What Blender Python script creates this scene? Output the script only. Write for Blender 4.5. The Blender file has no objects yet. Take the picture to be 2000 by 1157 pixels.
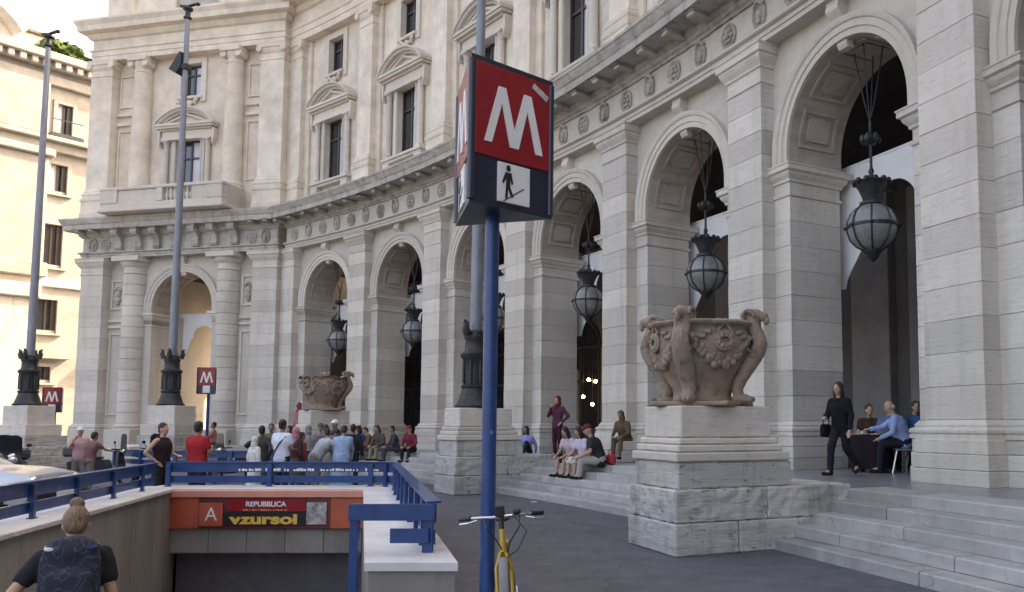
import bpy, bmesh, math, random
import numpy as np
from math import sin, cos, pi, radians, atan2, hypot, sqrt
from mathutils import Matrix, Vector, noise

random.seed(7)
SC = bpy.context.scene
COL = SC.collection

# ------------------------------------------------------------------ camera
PX, PY, F, HOR, EYE = 1255.6, 704.9, 1604.7, 830.7, 1.72      # in photo pixels (2000 x 1157)
PITCH = math.atan((HOR - PY) / F)
cam = bpy.data.cameras.new('camera')
cam.sensor_fit = 'HORIZONTAL'
cam.sensor_width = 36.0
cam.lens = 36.0 * F / 2000.0
cam.shift_x = (1000.0 - PX) / 2000.0
cam.shift_y = (PY - 578.5) / 2000.0
cam.clip_start = 0.1
cam.clip_end = 3000
camo = bpy.data.objects.new('camera', cam)
COL.objects.link(camo)
camo.location = (0, 0, EYE)
camo.rotation_euler = (radians(90) + PITCH, 0, 0)
SC.camera = camo

# ------------------------------------------------------------------ light
SUN_AZ = radians(55)      # compass-like angle from +Y towards +X: the sun stands behind the curved palace
SUN_EL = radians(40)
w = bpy.data.worlds.new('World')
SC.world = w
w.use_nodes = True
nt = w.node_tree
bg = nt.nodes['Background']
sky = nt.nodes.new('ShaderNodeTexSky')
sky.sky_type = 'NISHITA'
sky.sun_disc = False
sky.sun_elevation = SUN_EL
sky.sun_rotation = SUN_AZ
sky.air_density = 0.7
sky.dust_density = 6.0
sky.ozone_density = 1.0
nt.links.new(sky.outputs[0], bg.inputs[0])
bg.inputs[1].default_value = 0.15
sl = bpy.data.lights.new('sun', 'SUN')
sl.energy = 2.2
sl.angle = radians(0.5)
sl.color = (1.0, 0.965, 0.91)
so = bpy.data.objects.new('sun', sl)
COL.objects.link(so)
sd = Vector((sin(SUN_AZ) * cos(SUN_EL), cos(SUN_AZ) * cos(SUN_EL), sin(SUN_EL)))
so.rotation_euler = sd.to_track_quat('Z', 'Y').to_euler()
so.location = sd * 100
SC.view_settings.view_transform = 'Standard'
SC.view_settings.look = 'None'
SC.view_settings.gamma = 1
SC.view_settings.exposure = 2.75
SC.view_settings.use_white_balance = True
SC.view_settings.white_balance_temperature = 8950
SC.view_settings.white_balance_tint = 12
SC.cycles.max_bounces = 8
SC.cycles.diffuse_bounces = 5

# ------------------------------------------------------------------ pixel helpers (a pixel gives a direction)
def ray(x, y):
    a = (x - PX) / F
    b = (PY - y) / F
    return Vector((a, cos(PITCH) - b * sin(PITCH), sin(PITCH) + b * cos(PITCH)))
def at(x, y, z=0.0):
    d = ray(x, y)
    return d * ((z - EYE) / d.z) + Vector((0, 0, EYE))
def atd(x, y, Y):
    d = ray(x, y)
    return d * (Y / d.y) + Vector((0, 0, EYE))

# ------------------------------------------------------------------ the circle of the exedra
CX, CY, R0, PH, DT = -52.68, -13.95, 63.56, 65.511, -5.1318
def ang(k): return radians(PH + DT * k)
def pol(k, w=0.0, z=0.0):
    a = ang(k)
    return Vector((CX + (R0 - w) * sin(a), CY + (R0 - w) * cos(a), z))
def frame(k, w=0.0, z=0.0):
    return Matrix.Translation(pol(k, w, z)) @ Matrix.Rotation(-ang(k), 4, 'Z')
PC = 0.107          # a pilaster's centre lies this far beyond its near corner
FLOOR = 0.80        # portico floor

# ------------------------------------------------------------------ materials
MATS = {}
def nodes_of(m):
    m.use_nodes = True
    t = m.node_tree
    return t, t.nodes, t.links, t.nodes['Principled BSDF']
def stone(name, c, dark, line=0.5, stain=0.35, bump=0.35, zs=9.0, rough=0.85, objvar=0.16, warm=None, sc=1.0):
    """bedded stone: horizontal veins, blotches, per-block tone"""
    m = bpy.data.materials.new(name)
    t, N, L, B = nodes_of(m)
    geo = N.new('ShaderNodeNewGeometry')
    def mapped(s):
        mp = N.new('ShaderNodeMapping'); mp.inputs['Scale'].default_value = s
        L.new(geo.outputs['Position'], mp.inputs['Vector']); return mp
    def noi(s, scale, det=6.0, ro=0.6):
        n = N.new('ShaderNodeTexNoise'); n.inputs['Scale'].default_value = scale
        n.inputs['Detail'].default_value = det; n.inputs['Roughness'].default_value = ro
        L.new(mapped(s).outputs[0], n.inputs['Vector']); return n
    def ramp(src, a, b, ca=(0, 0, 0, 1), cb=(1, 1, 1, 1)):
        r = N.new('ShaderNodeValToRGB'); r.color_ramp.elements[0].position = a; r.color_ramp.elements[1].position = b
        r.color_ramp.elements[0].color = ca; r.color_ramp.elements[1].color = cb
        L.new(src, r.inputs[0]); return r
    def mix(fac, a, b, mode='MIX', f=None):
        x = N.new('ShaderNodeMix'); x.data_type = 'RGBA'; x.blend_type = mode
        if f is not None: x.inputs[0].default_value = f
        else: L.new(fac, x.inputs[0])
        for i, v in ((6, a), (7, b)):
            if isinstance(v, tuple): x.inputs[i].default_value = (*v, 1)
            else: L.new(v, x.inputs[i])
        return x.outputs[2]
    bed = noi((0.9 * sc, 0.9 * sc, zs * sc), 1.3, 8, 0.65)
    fine = noi((2.2 * sc, 2.2 * sc, zs * 3.2 * sc), 1.6, 6, 0.7)
    blot = noi((1, 1, 0.45), 0.55, 5, 0.62)
    grime = noi((2.2, 2.2, 0.28), 1.2, 8, 0.72)
    r1 = ramp(bed.outputs[0], 0.32, 0.68)
    col = mix(r1.outputs[0], tuple(x * 0.80 for x in c), tuple(min(1, x * 1.12) for x in c))
    if warm:
        rw = ramp(blot.outputs[0], 0.42, 0.62)
        col = mix(rw.outputs[0], col, warm)
        col = mix(None, col, c, f=0.45)
    r2 = ramp(fine.outputs[0], 0.30, 0.43, (1, 1, 1, 1), (0, 0, 0, 1))
    mul = N.new('ShaderNodeMath'); mul.operation = 'MULTIPLY'; mul.inputs[1].default_value = line
    L.new(r2.outputs[0], mul.inputs[0])
    col = mix(mul.outputs[0], col, dark)
    r3 = ramp(grime.outputs[0], 0.50, 0.74)
    mul2 = N.new('ShaderNodeMath'); mul2.operation = 'MULTIPLY'; mul2.inputs[1].default_value = stain
    L.new(r3.outputs[0], mul2.inputs[0])
    col = mix(mul2.outputs[0], col, tuple(x * 1.15 for x in dark))
    oi = N.new('ShaderNodeObjectInfo')
    mr = N.new('ShaderNodeMapRange'); mr.inputs[3].default_value = 1 - objvar; mr.inputs[4].default_value = 1 + objvar * 0.6
    L.new(oi.outputs['Random'], mr.inputs[0])
    hs = N.new('ShaderNodeHueSaturation'); L.new(mr.outputs[0], hs.inputs['Value']); L.new(col, hs.inputs['Color'])
    L.new(hs.outputs[0], B.inputs['Base Color'])
    B.inputs['Roughness'].default_value = rough
    if 'Specular IOR Level' in B.inputs: B.inputs['Specular IOR Level'].default_value = 0.3
    bp = N.new('ShaderNodeBump'); bp.inputs['Strength'].default_value = bump; bp.inputs['Distance'].default_value = 0.02
    add = N.new('ShaderNodeMath'); add.operation = 'ADD'
    L.new(fine.outputs[0], add.inputs[0]); L.new(bed.outputs[0], add.inputs[1])
    L.new(add.outputs[0], bp.inputs['Height']); L.new(bp.outputs[0], B.inputs['Normal'])
    MATS[name] = m
    return m
def plain(name, c, rough=0.6, metal=0.0, var=0.12, scale=6.0, bump=0.0, spec=0.5, emit=0.0, stretch=(1, 1, 1), objvar=0.0, coat=0.0, trans=0.0):
    m = bpy.data.materials.new(name)
    t, N, L, B = nodes_of(m)
    geo = N.new('ShaderNodeNewGeometry')
    mp = N.new('ShaderNodeMapping'); mp.inputs['Scale'].default_value = stretch
    L.new(geo.outputs['Position'], mp.inputs['Vector'])
    n = N.new('ShaderNodeTexNoise'); n.inputs['Scale'].default_value = scale; n.inputs['Detail'].default_value = 7
    n.inputs['Roughness'].default_value = 0.65
    L.new(mp.outputs[0], n.inputs['Vector'])
    r = N.new('ShaderNodeValToRGB')
    r.color_ramp.elements[0].position = 0.3; r.color_ramp.elements[1].position = 0.7
    r.color_ramp.elements[0].color = (*[x * (1 - var) for x in c], 1)
    r.color_ramp.elements[1].color = (*[min(1, x * (1 + var)) for x in c], 1)
    L.new(n.outputs[0], r.inputs[0])
    out = r.outputs[0]
    if objvar:
        oi = N.new('ShaderNodeObjectInfo')
        mr = N.new('ShaderNodeMapRange'); mr.inputs[3].default_value = 1 - objvar; mr.inputs[4].default_value = 1 + objvar
        L.new(oi.outputs['Random'], mr.inputs[0])
        hs = N.new('ShaderNodeHueSaturation'); L.new(mr.outputs[0], hs.inputs['Value']); L.new(out, hs.inputs['Color'])
        out = hs.outputs[0]
    L.new(out, B.inputs['Base Color'])
    B.inputs['Roughness'].default_value = rough
    B.inputs['Metallic'].default_value = metal
    if 'Specular IOR Level' in B.inputs: B.inputs['Specular IOR Level'].default_value = spec
    if coat: B.inputs['Coat Weight'].default_value = coat
    if trans: B.inputs['Transmission Weight'].default_value = trans
    if bump:
        bp = N.new('ShaderNodeBump'); bp.inputs['Strength'].default_value = bump; bp.inputs['Distance'].default_value = 0.02
        L.new(n.outputs[0], bp.inputs['Height']); L.new(bp.outputs[0], B.inputs['Normal'])
    if emit:
        B.inputs['Emission Color'].default_value = (*c, 1); B.inputs['Emission Strength'].default_value = emit
    MATS[name] = m
    return m
def wear(m, chip, lo, hi, scale, stretch=(1, 1, 1), rough_to=None, amount=1.0):
    """chips, scuffs and patches with a shape of their own over a plain material"""
    t, N, L, B = nodes_of(m)
    src = B.inputs['Base Color'].links[0].from_socket
    geo = N.new('ShaderNodeNewGeometry'); mp = N.new('ShaderNodeMapping'); mp.inputs['Scale'].default_value = stretch
    L.new(geo.outputs['Position'], mp.inputs['Vector'])
    n = N.new('ShaderNodeTexNoise'); n.inputs['Scale'].default_value = scale; n.inputs['Detail'].default_value = 9; n.inputs['Roughness'].default_value = .7
    L.new(mp.outputs[0], n.inputs['Vector'])
    r = N.new('ShaderNodeMapRange'); r.inputs[1].default_value = lo; r.inputs[2].default_value = hi; r.inputs[4].default_value = amount
    L.new(n.outputs[0], r.inputs[0])
    x = N.new('ShaderNodeMix'); x.data_type = 'RGBA'; L.new(r.outputs[0], x.inputs[0]); L.new(src, x.inputs[6]); x.inputs[7].default_value = (*chip, 1)
    L.new(x.outputs[2], B.inputs['Base Color'])
def cracks(m, dark, scale, width):
    t, N, L, B = nodes_of(m)
    src = B.inputs['Base Color'].links[0].from_socket
    geo = N.new('ShaderNodeNewGeometry'); nz = N.new('ShaderNodeTexNoise'); nz.inputs['Scale'].default_value = 1.4; nz.inputs['Detail'].default_value = 6
    add = N.new('ShaderNodeVectorMath'); add.operation = 'ADD'
    L.new(geo.outputs['Position'], nz.inputs['Vector']); L.new(geo.outputs['Position'], add.inputs[0]); L.new(nz.outputs['Color'], add.inputs[1])
    v = N.new('ShaderNodeTexVoronoi'); v.feature = 'DISTANCE_TO_EDGE'; v.inputs['Scale'].default_value = scale; L.new(add.outputs[0], v.inputs['Vector'])
    r = N.new('ShaderNodeMapRange'); r.inputs[1].default_value = 0; r.inputs[2].default_value = width; r.inputs[3].default_value = .55; r.inputs[4].default_value = 0
    L.new(v.outputs['Distance'], r.inputs[0])
    x = N.new('ShaderNodeMix'); x.data_type = 'RGBA'; L.new(r.outputs[0], x.inputs[0]); L.new(src, x.inputs[6]); x.inputs[7].default_value = (*dark, 1)
    L.new(x.outputs[2], B.inputs['Base Color'])
TRAV = stone('travertine', (0.64, 0.59, 0.53), (0.21, 0.19, 0.165), line=0.78, stain=0.36, zs=13.0, warm=(0.56, 0.50, 0.42))
TRAVW = stone('weathered_travertine', (0.46, 0.43, 0.385), (0.11, 0.10, 0.085), line=0.55, stain=0.75, bump=0.6, zs=5)
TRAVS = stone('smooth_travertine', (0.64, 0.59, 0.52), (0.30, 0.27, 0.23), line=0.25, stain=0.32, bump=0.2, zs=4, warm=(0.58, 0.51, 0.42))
STUC = stone('cream_stucco', (0.73, 0.64, 0.53), (0.45, 0.39, 0.31), line=0.06, stain=0.30, bump=0.10, zs=1.0, objvar=0.05)
STUC2 = stone('warm_stucco', (0.315, 0.295, 0.268), (0.21, 0.19, 0.165), line=0.05, stain=0.25, bump=0.10, zs=1.0, objvar=0.05)
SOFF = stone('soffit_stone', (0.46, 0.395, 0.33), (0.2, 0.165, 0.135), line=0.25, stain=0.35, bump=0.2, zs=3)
STEP = stone('step_stone', (0.40, 0.385, 0.37), (0.15, 0.145, 0.14), line=0.22, stain=0.45, bump=0.25, zs=2.5, objvar=0.18)
PEDM = stone('pedestal_stone', (0.50, 0.48, 0.45), (0.12, 0.115, 0.10), line=0.62, stain=0.75, bump=0.9, zs=6)
VASE = stone('brown_vase_stone', (0.35, 0.26, 0.195), (0.085, 0.07, 0.06), line=0.35, stain=0.85, bump=0.7, zs=2, objvar=0.05, sc=2.2)
CONC = stone('concrete_panel', (0.285, 0.262, 0.24), (0.12, 0.108, 0.096), line=0.15, stain=0.55, bump=0.25, zs=0.35, objvar=0.12)
WHTS = stone('pale_coping', (0.62, 0.615, 0.61), (0.34, 0.33, 0.32), line=0.1, stain=0.3, bump=0.1, zs=1.5, objvar=0.06)
ASPH = plain('asphalt', (0.105, 0.105, 0.118), 0.75, var=0.22, scale=2.2, bump=0.05, spec=0.35)
PAVE = plain('portico_floor', (0.24, 0.235, 0.245), 0.28, var=0.18, scale=1.6, spec=0.5)
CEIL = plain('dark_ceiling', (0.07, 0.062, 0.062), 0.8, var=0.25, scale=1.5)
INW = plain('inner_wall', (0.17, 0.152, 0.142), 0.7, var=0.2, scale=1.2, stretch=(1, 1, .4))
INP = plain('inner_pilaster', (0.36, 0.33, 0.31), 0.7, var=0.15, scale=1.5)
WOODD = plain('dark_joinery', (0.055, 0.042, 0.035), 0.45, var=0.25, scale=5, stretch=(4, 4, .6))
CANV = plain('white_canvas', (0.85, 0.85, 0.85), 0.9, var=0.04, scale=1.2, bump=0.05)
GLASS = plain('window_glass', (0.028, 0.03, 0.036), 0.06, var=0.3, scale=.8, spec=0.9)
CURT = plain('curtain', (0.56, 0.58, 0.65), 0.9, var=0.2, scale=8, stretch=(6, 6, .2))
SASH = plain('dark_sash', (0.05, 0.04, 0.038), 0.5)
BRON = plain('dark_bronze', (0.035, 0.036, 0.038), 0.5, 0.4, var=0.4, scale=9, bump=0.3)
LGLS = plain('lantern_glass', (0.20, 0.205, 0.20), 0.25, var=0.3, scale=3, spec=0.7)
POLE = plain('grey_pole', (0.20, 0.215, 0.25), 0.45, 0.3, var=0.2, scale=3, stretch=(2, 2, .5))
BLUE = plain('blue_paint', (0.005, 0.045, 0.165), 0.38, var=0.25, scale=5, bump=0.04, coat=0.2)
NAVY = plain('navy_frame', (0.018, 0.022, 0.042), 0.35, var=0.2, scale=4, coat=0.2)
RED = plain('red_panel', (0.30, 0.008, 0.016), 0.35, var=0.08, scale=2, coat=0.3)
WHITE = plain('white_paint', (0.78, 0.77, 0.76), 0.5, var=0.05, scale=4)
BLACK = plain('black_paint', (0.012, 0.012, 0.013), 0.5)
ORNG = plain('orange_panel', (0.50, 0.10, 0.055), 0.45, var=0.14, scale=2.0)
ORNL = plain('pale_orange', (0.66, 0.27, 0.19), 0.5, var=0.1, scale=2.5)
DRED = plain('dark_red', (0.16, 0.03, 0.03), 0.5, var=0.2)
YELL = plain('yellow_ink', (0.78, 0.48, 0.08), 0.5, var=0.15, scale=20)
YELB = plain('yellow_bike', (0.48, 0.28, 0.02), 0.35, var=0.1, coat=0.4)
RUBB = plain('rubber', (0.02, 0.02, 0.02), 0.8)
CHRO = plain('chrome', (0.6, 0.6, 0.62), 0.2, 1.0, var=0.05)
SILV = plain('silver_car_paint', (0.52, 0.54, 0.58), 0.28, 0.5, var=0.04, coat=0.6)
CARG = plain('car_glass', (0.02, 0.022, 0.026), 0.05, spec=0.9)
LEAF = plain('clipped_foliage', (0.07, 0.11, 0.03), 0.8, var=0.6, scale=9, objvar=0.2)
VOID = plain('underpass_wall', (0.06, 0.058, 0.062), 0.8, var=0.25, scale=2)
GREYC = plain('grey_cloth', (0.2, 0.2, 0.21), 0.9, var=0.2)
WARM = plain('warm_bulb', (1.0, 0.62, 0.25), 0.5, var=0, emit=14.0)
SKIN = [plain('skin_a', (0.46, 0.27, 0.19), 0.55, var=0.1, scale=20), plain('skin_b', (0.30, 0.16, 0.105), 0.55, var=0.1, scale=20),
        plain('skin_c', (0.10, 0.055, 0.04), 0.5, var=0.1, scale=20)]
HAIRD = plain('dark_hair', (0.018, 0.013, 0.011), 0.55, var=0.5, scale=60, bump=0.4, stretch=(1, 1, .3))
HAIRF = plain('fair_hair', (0.20, 0.125, 0.07), 0.5, var=0.75, scale=38, bump=0.8, stretch=(2.2, 2.2, .35))
HAIRB = plain('brown_hair', (0.06, 0.034, 0.02), 0.55, var=0.5, scale=60, bump=0.4, stretch=(1, 1, .3))
HAIRG = plain('grey_hair', (0.42, 0.40, 0.38), 0.7, var=0.3, scale=60)
wear(BLUE, (.16, .22, .34), .66, .70, 7, (1, 1, .45)); wear(BLUE, (.01, .015, .03), .60, .72, 3, (1, 1, .3), amount=.6)
wear(ORNG, (.22, .06, .04), .52, .72, 2.2, (1, 1, .35), amount=.6); wear(NAVY, (.12, .13, .16), .68, .72, 9)
wear(RED, (.16, .006, .012), .55, .75, 3, (1, 1, .4), amount=.5); wear(WHITE, (.45, .43, .41), .56, .74, 6, amount=.5)
wear(POLE, (.10, .085, .075), .58, .70, 3, (1, 1, .3), amount=.7)
wear(ASPH, (.055, .055, .06), .52, .70, .5, amount=.55); wear(ASPH, (.17, .168, .175), .60, .72, 1.7, amount=.45); wear(ASPH, (.035, .035, .037), .70, .73, 9, amount=.7); cracks(ASPH, (.035, .035, .038), .28, .006)
wear(PAVE, (.12, .118, .12), .55, .7, 2, amount=.5)
cracks(STEP, (.08, .078, .075), .6, .004); wear(PEDM, (.09, .085, .075), .58, .66, 4.5, (1, 1, 2.2), amount=.75)
wear(TRAV, (.13, .12, .105), .665, .70, 6, (.7, .7, 5), amount=.7)
wear(VASE, (.09, .08, .068), .54, .66, 5, amount=.75); wear(VASE, (.38, .31, .25), .62, .72, 8, amount=.35)
wear(STUC, (.50, .45, .38), .54, .70, 1.3, (1, 1, .35), amount=.45)
wear(CANV, (.6, .59, .58), .52, .7, 1.5, amount=.4)
def cloth(c):
    key = 'cloth_%02x%02x%02x' % tuple(int(255 * x) for x in c)
    return MATS.get(key) or plain(key, c, 0.9, var=0.16, scale=14, bump=0.15, spec=0.2)

# ------------------------------------------------------------------ mesh helpers
class MB:
    def __init__(s): s.v = []; s.f = []
    def add(s, vs, fs, M=None):
        o = len(s.v)
        s.v += [tuple(M @ Vector(p)) if M else tuple(p) for p in vs]
        s.f += [tuple(i + o for i in f) for f in fs]
        return s
    def box(s, x0, x1, y0, y1, z0, z1, M=None):
        return s.add([(x0, y0, z0), (x1, y0, z0), (x1, y1, z0), (x0, y1, z0), (x0, y0, z1), (x1, y0, z1), (x1, y1, z1), (x0, y1, z1)],
                     [(0, 3, 2, 1), (4, 5, 6, 7), (0, 1, 5, 4), (1, 2, 6, 5), (2, 3, 7, 6), (3, 0, 4, 7)], M)
    def cbox(s, x0, x1, y0, y1, z0, z1, c=0.015, M=None):
        c = min(c, (x1 - x0) * .45, (y1 - y0) * .45, (z1 - z0) * .45)
        vs = []; idx = {}
        for i, (x, sx) in enumerate(((x0, 1), (x1, -1))):
            for j, (y, sy) in enumerate(((y0, 1), (y1, -1))):
                for k, (z, sz) in enumerate(((z0, 1), (z1, -1))):
                    for a in range(3):
                        p = [x + sx * c, y + sy * c, z + sz * c]; p[a] = (x, y, z)[a]
                        idx[i, j, k, a] = len(vs); vs.append(tuple(p))
        fs = []
        for i in (0, 1):
            q = [idx[i, 0, 0, 0], idx[i, 1, 0, 0], idx[i, 1, 1, 0], idx[i, 0, 1, 0]]; fs.append(q if i else q[::-1])
            q = [idx[0, i, 0, 1], idx[0, i, 1, 1], idx[1, i, 1, 1], idx[1, i, 0, 1]]; fs.append(q if i else q[::-1])
            q = [idx[0, 0, i, 2], idx[1, 0, i, 2], idx[1, 1, i, 2], idx[0, 1, i, 2]]; fs.append(q if i else q[::-1])
        for a in (0, 1):
            for b in (0, 1):
                fs.append((idx[a, b, 0, 0], idx[a, b, 1, 0], idx[a, b, 1, 1], idx[a, b, 0, 1]))
                fs.append((idx[a, 0, b, 0], idx[a, 1, b, 0], idx[a, 1, b, 2], idx[a, 0, b, 2]))
                fs.append((idx[0, a, b, 1], idx[1, a, b, 1], idx[1, a, b, 2], idx[0, a, b, 2]))
                for k in (0, 1): fs.append((idx[a, b, k, 0], idx[a, b, k, 1], idx[a, b, k, 2]))
        return s.add(vs, fs, M)
    def lathe(s, prof, seg=24, M=None, a0=0.0, a1=2 * pi, cap=True):
        full = abs(a1 - a0 - 2 * pi) < 1e-6
        n = seg if full else seg + 1
        vs = []; fs = []
        for r, z in prof:
            for i in range(n):
                a = a0 + (a1 - a0) * i / seg
                vs.append((r * cos(a), r * sin(a), z))
        for j in range(len(prof) - 1):
            for i in range(seg):
                i2 = (i + 1) % n
                fs.append((j * n + i, j * n + i2, (j + 1) * n + i2, (j + 1) * n + i))
        if cap:
            fs.append(tuple(range(n))[::-1]); fs.append(tuple((len(prof) - 1) * n + i for i in range(n)))
        return s.add(vs, fs, M)
    def tube(s, pts, r, seg=8, M=None, closed=False, sq=None):
        pts = [Vector(p) for p in pts]; n = len(pts)
        rr = r if isinstance(r, (list, tuple)) else [r] * n
        vs = []; fs = []; up = Vector((0, 0, 1)); prev = None
        for i, p in enumerate(pts):
            a = pts[(i - 1) % n] if (closed or i > 0) else p
            b = pts[(i + 1) % n] if (closed or i < n - 1) else p
            t = (b - a).normalized()
            if prev is None:
                u = t.cross(up)
                if u.length < 1e-3: u = t.cross(Vector((1, 0, 0)))
            else: u = prev - t * prev.dot(t)
            u.normalize(); prev = u; v = t.cross(u)
            for j in range(seg):
                an = 2 * pi * j / seg
                ru, rv = (rr[i], rr[i]) if sq is None else (rr[i] * sq[0], rr[i] * sq[1])
                vs.append(p + u * cos(an) * ru + v * sin(an) * rv)
        m = n if closed else n - 1
        for i in range(m):
            for j in range(seg):
                j2 = (j + 1) % seg; k = (i + 1) % n
                fs.append((i * seg + j, i * seg + j2, k * seg + j2, k * seg + j))
        if not closed:
            fs.append(tuple(range(seg))[::-1]); fs.append(tuple((n - 1) * seg + j for j in range(seg)))
        return s.add(vs, fs, M)
    def ell(s, c, r, M=None, nu=12, nv=8):
        vs = []; fs = []
        r = r if isinstance(r, (list, tuple)) else (r, r, r)
        for j in range(1, nv):
            ph = pi * j / nv
            for i in range(nu):
                th = 2 * pi * i / nu
                vs.append((c[0] + r[0] * sin(ph) * cos(th), c[1] + r[1] * sin(ph) * sin(th), c[2] + r[2] * cos(ph)))
        for j in range(nv - 2):
            for i in range(nu):
                i2 = (i + 1) % nu
                fs.append((j * nu + i, (j + 1) * nu + i, (j + 1) * nu + i2, j * nu + i2))
        t = len(vs); vs += [(c[0], c[1], c[2] + r[2]), (c[0], c[1], c[2] - r[2])]
        for i in range(nu):
            i2 = (i + 1) % nu
            fs.append((t, i, i2)); fs.append((t + 1, (nv - 2) * nu + i2, (nv - 2) * nu + i))
        return s.add(vs, fs, M)
    def cap(s, a, b, ra, rb, M=None, seg=10):
        """tapered capsule"""
        a = Vector(a); b = Vector(b); d = b - a
        if d.length < 1e-5: return s.ell(a, ra, M)
        q = d.to_track_quat('Z', 'Y').to_matrix().to_4x4(); L = d.length
        prof = [(max(1e-4, ra * sin(t)), -ra * cos(t)) for t in (0.05, .5, 1.05, 1.5708)] + [(max(1e-4, rb * cos(t)), L + rb * sin(t)) for t in (0, .5, 1.05, 1.52)]
        T = Matrix.Translation(a) @ q
        return s.lathe(prof, seg, (M @ T) if M else T)
    def prism(s, poly, y0, y1, M=None):
        """polygon in x,z extruded along y"""
        n = len(poly)
        vs = [(x, y0, z) for x, z in poly] + [(x, y1, z) for x, z in poly]
        fs = [tuple(range(n)), tuple(range(n, 2 * n))[::-1]] + [(i, (i + 1) % n + 0, (i + 1) % n + n, i + n) for i in range(n)]
        return s.add(vs, fs, M)
    def sweep(s, prof, k0, k1, n, closed=True):
        """profile of (outward, z) swept along the exedra's circle"""
        vs = []; fs = []; m = len(prof)
        for i in range(n + 1):
            k = k0 + (k1 - k0) * i / n
            for wv, z in prof: vs.append(pol(k, wv, z))
        for i in range(n):
            for j in range(m if closed else m - 1):
                j2 = (j + 1) % m
                fs.append((i * m + j, i * m + j2, (i + 1) * m + j2, (i + 1) * m + j))
        if closed: fs.append(tuple(range(m))[::-1]); fs.append(tuple(n * m + j for j in range(m)))
        return s.add(vs, fs)
    def mesh(s, name, smooth=None):
        me = bpy.data.meshes.new(name)
        me.from_pydata(s.v, [], s.f)
        bm = bmesh.new(); bm.from_mesh(me)
        bmesh.ops.recalc_face_normals(bm, faces=bm.faces)
        bm.to_mesh(me); bm.free()
        if smooth:
            for p in me.polygons: p.use_smooth = True
            me.set_sharp_from_angle(angle=radians(smooth))
        return me
WM = {}
I4 = Matrix.Identity(4)
def put(name, me, mat, parent=None, M=None, smooth=None):
    if isinstance(me, MB): me = me.mesh(name, smooth)
    if mat is not None and not me.materials: me.materials.append(mat)
    o = bpy.data.objects.new(name, me)
    COL.objects.link(o)
    M = M.copy() if M is not None else Matrix.Identity(4)
    o.matrix_basis = M
    if parent is not None:
        o.parent = parent; o.matrix_parent_inverse = WM[parent.name].inverted()
    WM[o.name] = M
    return o
def thing(name, label, cat, M=None, group=None, loc=None):
    if loc is not None: M = Matrix.Translation(loc)
    o = put(name, None, None, None, M) if False else bpy.data.objects.new(name, None)
    COL.objects.link(o)
    o.empty_display_size = 0.2
    M = M.copy() if M is not None else Matrix.Identity(4)
    o.matrix_basis = M
    WM[o.name] = M
    return tag(o, label, cat, group)
def tag(o, label, cat, group=None):
    o['label'] = label; o['category'] = cat
    if group: o['group'] = group
    return o
def struct(o): o['kind'] = 'structure'; return o
def T(x, y, z=0, rz=0.0): return Matrix.Translation((x, y, z)) @ Matrix.Rotation(rz, 4, 'Z')
def arc(cx, cz, r, a0, a1, n): return [(cx + r * cos(a0 + (a1 - a0) * i / n), cz + r * sin(a0 + (a1 - a0) * i / n)) for i in range(n + 1)]
def rough(me, amp, scale, seed=0.0):
    """real wear: push vertices about along their normals"""
    def f(c): return amp * noise.noise(Vector((c[0] * scale + seed, c[1] * scale + seed * 2, c[2] * scale)))
    return displace(me, f)
def displace(me, f):
    n = len(me.vertices)
    co = np.empty(n * 3, np.float32); no = np.empty(n * 3, np.float32)
    me.vertices.foreach_get('co', co); me.vertices.foreach_get('normal', no)
    co = co.reshape(-1, 3); no = no.reshape(-1, 3)
    a = np.array([f(c) for c in co.tolist()], np.float32)
    me.vertices.foreach_set('co', (co + no * a[:, None]).ravel()); me.update()
    return me
def curved_frame(poly_path, prof):
    """sweep a (width,depth) profile along an x,z path; used for mouldings that follow arches"""
    vs = []; fs = []; n = len(poly_path); m = len(prof)
    for i, (x, z) in enumerate(poly_path):
        x0, z0 = poly_path[max(0, i - 1)]; x1, z1 = poly_path[min(n - 1, i + 1)]
        tx, tz = x1 - x0, z1 - z0; l = hypot(tx, tz); nx, nz = tz / l, -tx / l
        for a, y in prof: vs.append((x + nx * a, y, z + nz * a))
    for i in range(n - 1):
        for j in range(m):
            j2 = (j + 1) % m
            fs.append((i * m + j, i * m + j2, (i + 1) * m + j2, (i + 1) * m + j))
    fs.append(tuple(range(m))); fs.append(tuple((n - 1) * m + j for j in range(m)))
    return vs, fs

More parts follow.
